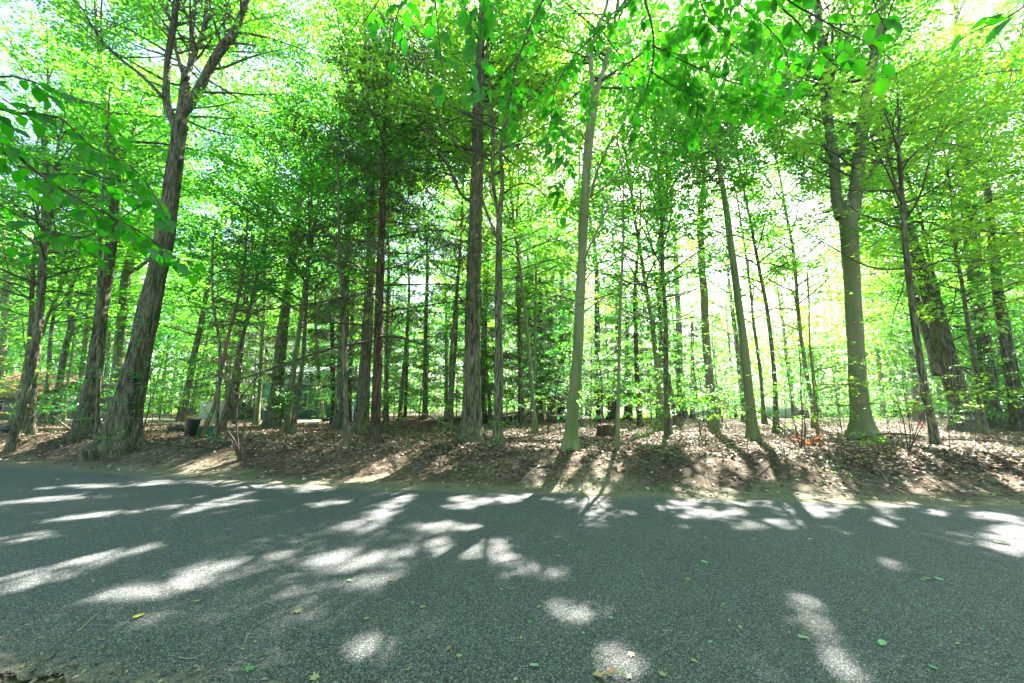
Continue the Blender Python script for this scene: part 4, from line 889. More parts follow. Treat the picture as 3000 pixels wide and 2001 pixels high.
overhang('overhanging_branch', 'dense leafy branch sweeping in from the top between the curved beech and the twin beech', [
    (W2([(1455,-80),(1483,10),(1497,60),(1501,105),(1497,155),(1480,215),(1455,265),(1430,300)], 7, 2), 2.7, 3.0), (W2([(1501,105),(1530,120),(1568,140),(1644,175),(1700,193),(1740,200),(1800,215)], 4, 1.5), 2.8, 2.9),
    (W2([(1497,165),(1530,188),(1568,208),(1644,236),(1714,241),(1765,255)], 4, 1.5), 2.8, 3.0), (W2([(1590,-80),(1610,10),(1640,60),(1690,110),(1720,130)], 4, 1.5), 2.6, 2.7), (W2([(1568,140),(1600,230),(1590,300),(1560,350)], 3, 1.5), 2.9, 3.0),
    (W2([(1660,-60),(1700,10),(1760,60),(1800,110),(1810,160)], 3, 1.5), 2.4, 2.5), (W2([(1530,120),(1560,60),(1600,40),(1650,60)], 3, 1.5), 2.7, 2.7)], .085, 54, node=.045, tw=(.06, .24), rowdrop=.4)
overhang('overhanging_branch', 'nearest branch with the largest leaves, hanging before the top of the twin beech', [
    (W2([(1690,-90),(1777,0),(1805,28),(1833,52),(1855,88),(1868,105),(1900,133),(1935,165)], 5, 2), 1.8, 1.9), (W2([(1770,-60),(1809,0),(1860,30),(1917,63),(1965,85),(2011,108),(2050,140)], 5, 2), 1.75, 1.8),
    (W2([(1990,-90),(2005,0),(2030,60)], 3, 2), 1.7, 1.7), (W2([(1868,105),(1860,150),(1830,200),(1815,240)], 3, 1.5), 1.9, 1.9)], .092, 55, node=.1, tw=(.04, .12), rowdrop=.4)
overhang('overhanging_branch', 'few large blurred leaves poking in at the upper right corner', [
    (W2([(2420,-40),(2330,30),(2280,55),(2240,70),(2205,90)], 4, 2), 1.5, 1.5)], .095, 56, node=.14, tw=(.03, .06), rowdrop=.4)
# ------------------------------------------------------------------ logs, stumps, fallen branches
def smat(name, col, rough=.7, spec=.3, n=0, sc=8):
    m, nt, o = newmat(name)
    if n:
        v = coords(nt, (1, 1, 1)); f = noise(nt, v, sc, 5, .65); c = ramp(nt, [(.3, tuple(x * (1 - n) for x in col)), (.7, tuple(min(1, x * (1 + n)) for x in col))], f)
        pbsdf(nt, o, c.outputs[0], rough, f, .3, .01, spec)
    else: pbsdf(nt, o, col, rough, None, spec=spec)
    return m
def ground_branch(name, label, cat, pts, mat, lift=0.0, side=0, seed=0, sides=8, rough=.06, group=None, depth=None):
    """pts: (px, py, girth px) read on the ground; lift raises points"""
    rg = rs(seed); P = []; r = []
    for q in pts:
        g = on_ground(q[0], q[1]); rad = q[2] * .5 / F * g[1]; g[2] += rad * .7 + (q[3] if len(q) > 3 else lift); P.append(g); r.append(rad)
    A, B = catmull(P, r, .12); base = P[0].copy(); base[2] = float(ground_z(base[0], base[1]))
    tb = Tubes(); tb.add(A, B, sides, flare_lob(-99, 0, 3, seed, rough=rough), cap=True)
    if not side:
        o = link(name, tb.mesh(name, mat, base), loc=base); return tag(o, label, cat, group)
    e = empty(name, base, label, cat, group); link('stem', tb.mesh('stem', mat, base), e); t2 = Tubes()
    for k in range(side):
        i = rg.randint(len(A) // 4, len(A) - 1); q = branch_poly(rg, A[i], rg.uniform(0, 6.28), R(rg.uniform(5, 45)), rg.uniform(.15, .5), 5, .1, .2); t2.add(q, np.linspace(B[i] * .5, .002, 5), 4)
    link('twigs', t2.mesh('twigs', mat, base), e); return e
ground_branch('fallen_log', 'mossy fallen trunk lying behind the central shaggy trunk, crossing right to its raised rotten end', 'log', [(1004,976,15),(1040,975,19),(1090,974,20),(1140,972,18),(1180,966,16),(1222,955,14,.35)], BK['mosslog'], seed=1, sides=14, rough=.1)
ground_branch('fallen_log', 'low dark log lying between the green-tinged stem and the curved beech', 'log', [(1258,972,10),(1285,970,13),(1302,969,9)], BK['rot'], seed=2, rough=.14)
ground_branch('fallen_log', 'short grey log in the litter right of the multi-stemmed shrub', 'log', [(560,1005,8),(585,1002,9),(614,997,6)], BK['dead'], seed=3, rough=.12)
ground_branch('fallen_log', 'thin dark log lying flat between the grey trunk and slim stem by the teal house', 'log', [(700,990,3),(720,989,4),(735,989,3)], BK['rot'], seed=4)
ground_branch('fallen_branch', 'pale crooked branch on the leaves in front of the green slatted crate', 'branch', [(436,1016,4),(470,1012,6),(500,1008,5),(530,1003,4)], BK['dead'], seed=5, side=3)
ground_branch('fallen_branch', 'dark branch lying beside the roots of the huge maple', 'branch', [(370,1023,3),(410,1025,5),(460,1028,4),(505,1030,2)], BK['rot'], seed=6, side=3)
ground_branch('fallen_branch', 'long dark branch stretching right on the ground behind the knobbly tree foot', 'branch', [(2155,1010,4),(2200,1012,6),(2260,1015,6),(2300,1014,6),(2351,1022,5)], BK['twig'], seed=7, side=4, rough=.1)
ground_branch('fallen_branch', 'tangled arching branch low to the ground left of the knobbly tree foot', 'branch', [(1960,1012,3),(2000,1010,4,.1),(2040,1008,4,.15),(2085,1006,4,.1),(2120,1002,3)], BK['twig'], seed=8, side=7)
ground_branch('fallen_branch', 'thin pale branch lying before the pale-footed beech and leaning trunk beside it', 'branch', [(1560,996,2),(1620,1000,3),(1680,1000,3),(1725,998,2)], BK['dead'], seed=9, side=4)
ground_branch('fallen_branch', 'pale forked twig lying on the bank left of the curved beech', 'branch', [(1195,1110,1.5),(1210,1092,2),(1232,1074,2),(1244,1066,1.5)], BK['dead'], seed=10, side=4)
ground_branch('fallen_branch', 'dark straight stick on the bank below the curved beech', 'branch', [(1212,1066,3),(1260,1072,3),(1305,1076,2)], BK['twig'], seed=11, side=2)
ground_branch('fallen_branch', 'curved pale stick on the bank below the slim knotted forked tree', 'branch', [(1150,1072,1.5),(1175,1082,2.5),(1205,1092,2)], BK['twig'], seed=12)
ground_branch('fallen_branch', 'white dead twig spraying over the bank below the twin beech', 'branch', [(2040,1108,1.5),(2020,1082,2),(2000,1064,2)], BK['dead'], seed=13, side=6)
ground_branch('fallen_branch', 'short brown stick left of the brush mound on the litter', 'branch', [(780,1006,3),(800,1008,3),(815,1009,2)], BK['rot'], seed=14)
ground_branch('fallen_branch', 'white-barked thin branch slanting down to the litter by the pale sunlit trunk', 'branch', [(118,985,3,.55),(140,994,3,.35),(165,998,3,.15),(205,1000,3)], BK['dead'], seed=15, side=2)
ground_branch('fallen_branch', 'dark thin stick lying left of the red-stemmed sapling', 'branch', [(1790,1006,3),(1815,1008,4),(1835,1008,3)], BK['rot'], seed=16)
# leaning pole over the brush mound
P0, t0 = atY(918, 918, 23.5); P1 = on_ground(1052, 985); A, B = catmull([P0, P0 * .6 + P1 * .4 - [0, 0, .12], P1], [.03, .045, .05], .3)
tb = Tubes(); tb.add(A, B, 6); tag(link('leaning_pole', tb.mesh('leaning_pole', BK['dead'], P1), loc=P1), 'long thin fallen pole leaning over the mound of brush', 'pole')
# brush mound: crossed sticks over the leafy mound
b = on_ground(962, 978); e = empty('brush_pile', b, 'low mound of brown brush and sticks left of the central shaggy trunk', 'brush pile'); rg = rs(33); tb = Tubes()
for k in range(90):
    c = b + np.array([rg.normal(0, 1.1), rg.normal(.4, .5), 0]); c[2] = ground_z(c[0], c[1]) + rg.uniform(.02, .22); a = rg.normal(.35, .5); l = rg.uniform(.25, .9); d = np.array([math.cos(a), math.sin(a) * .6, rg.normal(.1, .18)]) * l
    tb.add(np.array([c - d, c + rg.normal(0, .03, 3), c + d]), np.array([.012, .014, .005]) * rg.uniform(.6, 1.4), 4)
link('sticks', tb.mesh('sticks', BK['red'], b), e); x = b[0] + rg.normal(0, 1.3, 2600); y = b[1] + rg.normal(.4, .6, 2600)
B = np.stack([x, y, ground_z(x, y) + rg.uniform(0, .14, 2600)], -1); V, Q = leaf_verts(B, unit(rg.normal(0, 1, (2600, 3)) * [1, 1, .4]), rg.normal(0, .5, (2600, 3)) + [0, 0, 1], rg.uniform(.05, .11, 2600), .6, True)
link('leaves', mesh_np('leaves', V - b, Q, mat=LIT), e)
def stump(label, px, py, wpx, hpx, seed, jag=.3, tall=False):
    b = on_ground(px, py); rg = rs(seed); rad = wpx * .5 / F * b[1]; h = hpx / F * b[1]; n = 28; a = np.arange(n) * 2 * math.pi / n
    top = h * (1 - jag * rg.uniform(0, 1, n) * (.4 + .6 * (np.sin(a * 3 + seed) > 0))); rows = [(-.1, 1.3), (.0, 1.22), (.18, 1.08), (.5, 1.0), (1.0, .96)]; V = []
    lob = 1 + .1 * np.sin(a * 5 + seed) + .06 * np.sin(a * 9); 
    for f, s in rows: z = np.where(f > 0, f * top, f); V.append(np.stack([np.cos(a) * rad * s * lob, np.sin(a) * rad * s * lob, z], -1))
    V.append(np.stack([np.cos(a) * rad * .74 * lob, np.sin(a) * rad * .74 * lob, top * .93], -1)); V.append(np.stack([np.cos(a) * rad * .6, np.sin(a) * rad * .6, top * .35], -1)); V.append(np.zeros((n, 3)) + [0, 0, h * .22])
    V = np.concatenate(V); i = np.arange(7)[:, None] * n; j = np.arange(n)[None]; Q = np.stack([i + j, i + (j + 1) % n, i + n + (j + 1) % n, i + n + j], -1).reshape(-1, 4)
    tag(link('tree_stump', mesh_np('tree_stump', V, Q, mat=BK['rot'], smooth=False), loc=b), label, 'stump')
stump('hollow rotten brown stump between the curved beech and thin bare sapling', 1393, 1000, 44, 26, 3)
stump('tall broken dead snag close behind the curved beech', 1299, 966, 15, 95, 5, .15)
stump('wide dark stump behind the brush left of the twin beech', 1922, 958, 50, 30, 7)
stump('low dark stump under the hazy forked trunk', 1842, 960, 26, 26, 9)
# cut black drainpipe end
def cyl_between(p, q, r, sides=16):
    t = Tubes(); t.add(np.array([p, (np.array(p) + q) / 2, q]), np.array([r] * 3), sides, cap=True); return t
b = on_ground(742, 968); t = cyl_between(np.array([0, -.05, .12]), np.array([.5, 1.2, .1]), .13); tag(link('drainpipe', t.mesh('drainpipe', smat('black_plastic', (.01, .01, .011), .4), (0, 0, 0)), loc=b), 'round black pipe end lying in the litter before the teal house', 'pipe')

# multi-stemmed arching shrub
def shrub(label, px, py, stems, seed, mat='twig', lm='bluegreen', leafy=.5):
    b = on_ground(px, py); e = empty('multi_stemmed_shrub', b, label, 'shrub'); tb = Tubes(); tw = Tubes(); spr = []; rg = rs(seed)
    for pts, dy in stems:
        P, r = px_poly(pts, b[1], dy); P[0] = b - [0, 0, .04]; A, B = catmull(P, r, .12); t1 = Tubes(); t1.add(A, B, 6); link('stem', t1.mesh('stem', BK[mat], b), e)
        foliage_on(rg, A[len(A) // 3::max(1, len(A) // 9)], 1.6, tw, spr, leafy, tr=.008, spray_s=.8)
    link('twigs', tw.mesh('twigs', BK[mat], b), e)
    if spr: link('leaves', crown_mesh(rg, spr, b, G[lm], 12, .085, near=True, cut=True, length=.5), e)
shrub('bare arching shrub of several dark stems on the bank, right of the reddish leaning sapling', 552, 1038, [
    ([(552,1038,7),(540,1015,6),(519,984,5),(522,962,5),(535,938,5),(550,917,4),(570,890,4),(592,865,4),(640,842,3),(700,833,2)], -.3), ([(552,1038,6),(545,1000,5),(542,960,4),(538,920,4),(528,880,3)], .3),
    ([(553,1038,6),(556,1000,5),(568,950,4),(580,900,3),(585,850,3),(590,800,2)], .2), ([(551,1038,4),(530,1010,3),(510,985,3),(500,965,2)], -.4), ([(553,1038,5),(575,990,4),(583,940,4),(586,880,3),(598,820,2)], .6)], 61)
shrub('thicket of thin bare stems left of the red-stemmed sapling', 1838, 1030, [
    ([(1838,1030,4),(1830,1000,3),(1822,960,3),(1818,920,3),(1810,870,2),(1800,800,2)], .3), ([(1840,1030,4),(1842,980,3),(1840,920,3),(1838,860,2),(1834,790,2),(1826,720,1)], -.2),
    ([(1842,1030,4),(1850,990,3),(1842,940,3),(1838,900,2),(1846,850,2)], .2), ([(1836,1030,4),(1812,1005,3),(1780,970,3),(1740,945,3),(1700,930,2),(1680,925,1)], -.6), ([(1876,1050,4),(1850,1020,3),(1815,990,3),(1780,960,3),(1740,940,2)], -.1)], 62, lm='yellow', leafy=.6)
shrub('airy sapling clump with bright layered leaves in front of the twin beech foot', 2085, 1040, [
    ([(2085,1045,4),(2080,1000,3),(2070,950,3),(2055,920,2),(2030,900,2),(2000,885,1)], -.5), ([(2086,1045,4),(2090,1000,3),(2085,950,3),(2075,900,2),(2070,860,1)], .1),
    ([(2086,1045,4),(2100,1000,3),(2120,950,3),(2150,910,2),(2200,890,2),(2260,895,2),(2320,915,1)], -.8), ([(2087,1045,3),(2110,990,3),(2150,930,2),(2200,905,2),(2250,905,1)], -.4)], 63, lm='yellow', leafy=1.3)
shrub('low hornbeam shoot with flat blue-green sprays before the huge maple', 300, 1040, [
    ([(318,1040,4),(322,980,3),(318,920,3),(300,870,3),(270,850,2),(230,860,1)], -.6), ([(318,1040,4),(325,960,3),(335,900,3),(350,850,2),(380,830,2),(430,825,1)], -.5), ([(318,1040,3),(330,980,3),(345,920,2),(345,860,2),(340,800,2),(320,740,1)], -.3)], 64, lm='bluegreen', leafy=1.2)
# orange dried fern
b = on_ground(1862, 1022); rg = rs(8); B = []; D = []
for k in range(9):
    az = rg.uniform(0, 6.28); q = branch_poly(rg, b, az, R(rg.uniform(15, 60)), rg.uniform(.25, .5), 8, -.6, .05)
    for i in range(1, 8):
        for sg in (-1, 1): d = unit(q[i] - q[i - 1]); s = np.cross(d, [0, 0, 1.]); B.append(q[i]); D.append(unit(d * .5 + sg * s + [0, 0, -.2]))
V, Q = leaf_verts(np.array(B), np.array(D), rg.normal(0, .3, (len(B), 3)) + [0, 0, 1], np.full(len(B), .1), .35, True)
tag(link('dried_fern', mesh_np('dried_fern', V - b, Q, mat=litter_mat('rust_fern', [(0, (.45, .12, .02)), (1, (.65, .25, .05))], .4)), loc=b), 'rust-orange dried fern at the foot of the red-stemmed sapling', 'fern')

# ------------------------------------------------------------------ boxes helper
def boxes(lst):
    V = []; Q = []; n = 0
    for (cx, cy, cz, sx, sy, sz) in lst:
        for z in (-.5, .5):
            for y in (-.5, .5):
                for x in (-.5, .5): V.append((cx + x * sx, cy + y * sy, cz + z * sz))
        Q += [[n + a for a in f] for f in ([0, 2, 3, 1], [4, 5, 7, 6], [0, 1, 5, 4], [2, 6, 7, 3], [0, 4, 6, 2], [1, 3, 7, 5])]; n += 8
    return np.array(V), np.array(Q)
def bx(name, lst, mat, parent=None, loc=None, bev=0):
    V, Q = boxes(lst); o = link(name, mesh_np(name, V, Q, mat=mat), parent, loc)
    if bev: md = o.modifiers.new('bevel', 'BEVEL'); md.width = bev; md.segments = 2
    return o
gp = smat('green_plastic', (.05, .17, .075), .55, .4, .25, 5); dk = smat('dark_green_plastic', (.008, .014, .012), .5, .4, .3, 6)
b = on_ground(463, 1003); s = b[1] / F; e = empty('slatted_crate', b, 'low green crate with horizontal slats lying behind the reddish leaning sapling', 'crate'); e.rotation_euler = (0, 0, R(6)); w_, h_ = 48 * s, 22 * s
bx('body', [(0, .22, h_ * .5, w_ * .94, .4, h_ * .9)], dk, e); bx('slats', [(0, .0, h_ * (k + .5) / 7, w_, .04, h_ / 7 * .6) for k in range(7)], gp, e, bev=.004)
bx('lid', [(0, .2, h_ + .012, w_, .46, .03)], gp, e, bev=.006)
bx('post', [(-w_ * .5, 0, h_ / 2, .03, .05, h_)], gp, e); bx('post', [(w_ * .5, 0, h_ / 2, .03, .05, h_)], gp, e); bx('post', [(w_ * .18, -.004, h_ / 2, .025, .05, h_)], gp, e)
b = on_ground(431, 1003); s = b[1] / F; e = empty('ribbed_crate', b, 'black ribbed box standing on end left of the green slatted crate', 'crate'); e.rotation_euler = (0, R(6), R(-20)); h_ = 38 * s; w_ = 14 * s
bx('body', [(0, .1, h_ / 2, w_, .3, h_)], dk, e, bev=.01); bx('ribs', [(0, -.055, h_ * (k + .5) / 11, w_ * .94, .03, h_ / 11 * .5) for k in range(11)], dk, e); bx('rim', [(.02, .1, h_ + .015, w_ * 1.2, .34, .03)], dk, e, bev=.006)
b = on_ground(404, 990)
tag(bx('ground_bag', [(0, 0, .1, .5, .3, .2), (.1, .05, .2, .3, .22, .12)], dk, None, b, .06), 'small dark bag-like lump on the litter left of the black ribbed box', 'bag')
b = on_ground(16, 992); tag(bx('ground_bag', [(0, 0, .1, .6, .35, .2), (-.1, .05, .18, .3, .25, .14)], dk, None, b, .07), 'low black lump on the ground at the far left edge', 'bag')

# ------------------------------------------------------------------ houses beyond the wood
def siding(name, col):
    m, nt, o = newmat(name); v = coords(nt, (1, 1, 1)); wv = nd(nt, 'TexWave', wave_type='BANDS', bands_direction='Z'); wv.inputs['Scale'].default_value = 2.2; nt.links.new(v, wv.inputs[0])
    n = noise(nt, v, 2, 3, .5); c = mix(nt, ramp(nt, [(0, tuple(x * .7 for x in col)), (.12, col)], wv.outputs['Fac']).outputs[0], (.5, .5, .5), n, 'SOFT_LIGHT'); pbsdf(nt, o, c, .6, wv.outputs['Fac'], .3, .02); return m
def roof_mat(name, col):
    m, nt, o = newmat(name); v = coords(nt, (1, 1, 1)); b = nd(nt, 'TexBrick'); b.inputs['Scale'].default_value = 3.2; b.inputs['Color1'].default_value = (*col, 1); b.inputs['Color2'].default_value = (*[x * .75 for x in col], 1); b.inputs['Mortar'].default_value = (*[x * .5 for x in col], 1)
    b.inputs['Row Height'].default_value = .5; nt.links.new(v, b.inputs[0]); pbsdf(nt, o, b.outputs[0], .8, None, spec=.2); return m
teal = siding('teal_siding', (.03, .16, .14)); lgreen = siding('light_green_siding', (.22, .42, .26)); dbrown = siding('dark_brown_boards', (.03, .022, .02)); rgrey = roof_mat('pale_grey_shingles', (.5, .5, .58)); rbrown = roof_mat('red_brown_shingles', (.22, .1, .08))
white = smat('white_trim', (.75, .75, .72), .5); cream = smat('cream_boards', (.5, .46, .36), .7, n=.1); glass = smat('dark_glass', (.02, .03, .03), .08, .6); dgreen = siding('grey_green_siding', (.09, .13, .10))
def prism(x0, x1, y0, y1, z, rise, ov=.35, axis='x', th=.14):
    """gabled roof slab pair"""
    V = []; Q = []
    if axis == 'x':
        ym = (y0 + y1) / 2
        for sg, ye in ((-1, y0 - ov), (1, y1 + ov)):
            n = len(V); sl = rise / ((y1 - y0) / 2); ze = z - ov * sl
            V += [(x0 - ov, ye, ze), (x1 + ov, ye, ze), (x1 + ov, ym, z + rise), (x0 - ov, ym, z + rise)]; V += [(a, b_, c + th) for a, b_, c in V[n:n + 4]]
            Q += [[n + k for k in f] for f in ([0, 1, 2, 3], [7, 6, 5, 4], [0, 4, 5, 1], [1, 5, 6, 2], [2, 6, 7, 3], [3, 7, 4, 0])]
    else:
        xm = (x0 + x1) / 2
        for sg, xe in ((-1, x0 - ov), (1, x1 + ov)):
            n = len(V); sl = rise / ((x1 - x0) / 2); ze = z - ov * sl
            V += [(xe, y0 - ov, ze), (xe, y1 + ov, ze), (xm, y1 + ov, z + rise), (xm, y0 - ov, z + rise)]; V += [(a, b_, c + th) for a, b_, c in V[n:n + 4]]
            Q += [[n + k for k in f] for f in ([0, 1, 2, 3], [7, 6, 5, 4], [0, 4, 5, 1], [1, 5, 6, 2], [2, 6, 7, 3], [3, 7, 4, 0])]
    return np.array(V), np.array(Q)
def gable(x0, x1, y, z, rise): 
    xm = (x0 + x1) / 2; return np.array([(x0, y, z), (x1, y, z), (xm, y, z + rise), (xm, y, z + rise)]), np.array([[0, 1, 2, 3]])
YH = 33.0; k = YH / F; X0 = lambda px: (px - CX) * k
b = np.array([X0(690), YH, float(ground_z(X0(690), YH))]); e = empty('green_house', b, 'teal and light green house with pale shingle roof, seen between the trunks at left', 'house')
def hw(a, c, y, d, z0, z1): return ((X0(a) + X0(c)) / 2 - b[0], y + d / 2 - YH, (z0 + z1) / 2 - 0, X0(c) - X0(a), d, z1 - z0)
bx('wall', [hw(668, 760, YH, 6, -.3, 2.9)], teal, e); bx('wall', [hw(576, 667, YH + 1.2, 5, -.3, 3.2)], lgreen, e)
V, Q = prism(X0(664) - b[0], X0(764) - b[0], -.1, 6, 2.9, 1.5); link('roof', mesh_np('roof', V, Q, mat=rgrey), e)
V, Q = prism(X0(576) - b[0], X0(667) - b[0], 1.2, 6.2, 3.2, 1.5, axis='y'); link('roof', mesh_np('roof', V, Q, mat=rgrey), e); V, Q = gable(X0(576) - b[0], X0(667) - b[0], 1.18, 3.2, 1.5); link('gable', mesh_np('gable', V, Q, mat=lgreen), e)
for a in (700, 726):
    f = bx('window', [hw(a, a + 12, YH - .04, .08, .9, 2.2)], white, e); bx('pane', [hw(a + 1.2, a + 10.8, YH - .06, .04, 1.0, 2.1)], glass, f)
bx('downpipe', [hw(676, 677.4, YH - .08, .06, 0, 2.9)], white, e); bx('door', [hw(684, 694, YH - .05, .06, 0, 2.1)], smat('dark_door', (.01, .03, .05), .4), e)
YG = 31.0; kg = YG / F; XG = lambda px: (px - CX) * kg
b = np.array([XG(560), YG, float(ground_z(XG(560), YG))]); e = empty('garage', b, 'low dark-fronted garage with cream side panel, left of the teal house', 'garage')
def gw(a, c, y, d, z0, z1): return ((XG(a) + XG(c)) / 2 - b[0], y + d / 2 - YG, (z0 + z1) / 2, XG(c) - XG(a), d, z1 - z0)
bx('wall', [gw(532, 606, YG, 4, -.2, 1.62)], dbrown, e); bx('wall', [gw(606.2, 622, YG - .02, 4, -.2, 1.62)], teal, e); bx('wall', [gw(462, 531.8, YG + .3, 3, -.2, 1.5)], cream, e)
bx('roof', [gw(526, 626, YG - .35, 5, 1.63, 1.75)], smat('dark_roof_edge', (.03, .035, .035), .6), e); bx('door', [gw(546, 600, YG - .03, .05, -.1, 1.35)], smat('brown_door', (.035, .02, .018), .6), e); bx('door_frame', [gw(542, 545.5, YG - .05, .06, -.1, 1.5), gw(600.5, 604, YG - .05, .06, -.1, 1.5), gw(545.6, 600.4, YG - .05, .06, 1.36, 1.5)], teal, e)
YL = 30.0; kl = YL / F; XL = lambda px: (px - CX) * kl
b = np.array([XL(30), YL, float(ground_z(XL(30), YL))]); e = empty('brown_house', b, 'grey-green house with red-brown roof at the far left edge', 'house')
def lw(a, c, y, d, z0, z1): return ((XL(a) + XL(c)) / 2 - b[0], y + d / 2 - YL, (z0 + z1) / 2, XL(c) - XL(a), d, z1 - z0)
bx('wall', [lw(-60, 92, YL, 6, -.3, 1.9)], dgreen, e); V, Q = prism(XL(-60) - b[0], XL(92) - b[0], 0, 6, 1.9, 1.7, .5); link('roof', mesh_np('roof', V, Q, mat=rbrown), e)
for a in (4, 50):
    f = bx('window', [lw(a, a + 20, YL - .04, .08, .7, 1.5)], white, e); bx('pane', [lw(a + 1.5, a + 18.5, YL - .06, .04, .77, 1.43)], glass, f)
# grey-blue board panels far beyond the crest at right
def panel(label, a, c, y0, y1, Y):
    kk = Y / F; xa, xc = (a - CX) * kk, (c - CX) * kk; P, _ = atY((a + c) / 2, y1, Y); hgt = (y1 - y0) * kk + .6; n = max(4, int((xc - xa) / .16)); e = empty('board_fence', (P[0], Y, P[2] - .6), label, 'fence')
    bx('boards', [((j + .5) / n * (xc - xa) - (xc - xa) / 2, 0, hgt / 2, (xc - xa) / n * .93, .03, hgt + (.03 if j % 2 else 0)) for j in range(n)], smat('blue_grey_boards', (.25, .3, .36), .7, n=.15), e)
    bx('rail', [(0, .04, hgt * .8, xc - xa, .04, .08)], smat('grey_rail', (.2, .22, .25), .7), e)
panel('grey-blue board panel far beyond, left of the pale-footed beech', 1588, 1630, 944, 968, 36); panel('grey-blue board panel far beyond, behind the thicket of thin stems', 1762, 1830, 934, 966, 36)
# survey ribbons, red flower
def ribbon(label, px, py, Y, col, seed):
    P, t = atY(px, py, Y); rg = rs(seed); n = 8; z = np.linspace(0, -.3, n); V = []
    for i in range(n): wx = .03 * math.sin(i * .8 + seed); V += [(wx - .035, .02 * math.sin(i), z[i]), (wx + .035, .02 * math.cos(i * 1.3), z[i])]
    Q = [[2 * i, 2 * i + 1, 2 * i + 3, 2 * i + 2] for i in range(n - 1)]; o = link('ribbon', mesh_np('ribbon', np.array(V), np.array(Q), mat=col, smooth=True), loc=P); m = o.modifiers.new('thick', 'SOLIDIFY'); m.thickness = .004; tag(o, label, 'ribbon', 'survey ribbons tied in the wood')
pk = smat('pink_plastic_tape', (.75, .12, .14), .4)
ribbon('pink ribbon hanging above the grey-blue boards by the thicket', 1843, 925, 19, pk, 1); ribbon('pink ribbon beside the tilted trunk behind the knobbly tree', 2106, 920, 20, pk, 2); ribbon('pink ribbon low over the leaves left of the knobbly tree foot', 2113, 965, 15, pk, 3); ribbon('tiny orange ribbon near the dark post left of the cream garage panel', 454, 957, 20, pk, 4)
ribbon('red ribbon on a bare forked stem at the far left edge', 6, 938, 16, smat('red_tape', (.6, .02, .04), .4), 5)

# ------------------------------------------------------------------ leaves and twigs fallen on the road
def outline_leaf(kind, rg):
    if kind == 'maple':
        ang = []; 
        tips = [(0, 1.0), (.75, .92), (1.75, .6)]
        pts = [(math.pi / 2, 1.0), (1.95 - .1, .42), (2.35, .86), (2.75, .36), (3.35, .66), (3.9, .3), (4.55, .34)]
        full = [(a, r) for a, r in pts] + [(math.pi - a, r) for a, r in reversed(pts[1:])]
        full = []
        for a, r in pts:
            full += [(a - .09, r * .86), (a, r), (a + .09, r * .84)] if r > .6 else [(a, r)]
        fr = full + [(math.pi - a, r) for a, r in reversed(full[1:])]
        P = np.array([(math.cos(a) * r, math.sin(a) * r) for a, r in fr]) * .5
    else:
        n = 16; a = np.linspace(0, 2 * math.pi, n, endpoint=False); P = np.stack([np.sin(a) * .28 * (1 - .25 * np.cos(a)), -np.cos(a) * .5], -1)
    return P
def road_leaf(label, px, py, size, kind, mat, seed, curl=.15, group=None, name='fallen_leaf'):
    rg = rs(seed); P = atZ(px, py, .03); z = float(road_z(P[0], P[1])) + .004 if P[1] < edge_y(P[0]) else float(ground_z(P[0], P[1])) + .01
    P[2] = z + .004; O = outline_leaf(kind, rg); O = O * (1 + rg.normal(0, .05, O.shape)); rr = np.linalg.norm(O, axis=1); V = [(0, 0, .006 / size)]
    for f in (.5, 1.0):
        for x, y in O * f: V.append((x, y, curl * (x * x * 1.5 + y * y * .6 + .35 * x * y) + .03 * abs(math.sin(8 * x)) + .006 / size))
    n = len(O); T = []
    me = bpy.data.meshes.new('fallen_leaf'); F_ = [(0, 1 + i, 1 + (i + 1) % n) for i in range(n)] + [(1 + i, 1 + n + i, 1 + n + (i + 1) % n, 1 + (i + 1) % n) for i in range(n)]
    me.from_pydata([(x * size, y * size, z_ * size) for x, y, z_ in V], [], F_); me.materials.append(mat); o = link(name, me, loc=P); o.rotation_euler = (rg.normal(0, .06), rg.normal(0, .06), rg.uniform(0, 6.28)); tag(o, label, 'leaf', group); return o
def lm_(name, c): return leaf_mat(name, [c] * 3, [tuple(min(1, x * 1.3) for x in c)] * 3, .3)
ML = {'yellow': lm_('yellow_leaf', (.45, .42, .06)), 'tan': lm_('tan_leaf', (.38, .27, .12)), 'olive': lm_('olive_leaf', (.3, .29, .13)), 'green': lm_('green_fallen_leaf', (.13, .33, .12)), 'pale': lm_('pale_green_leaf', (.25, .42, .22)), 'brown': lm_('brown_leaf', (.28, .14, .06))}
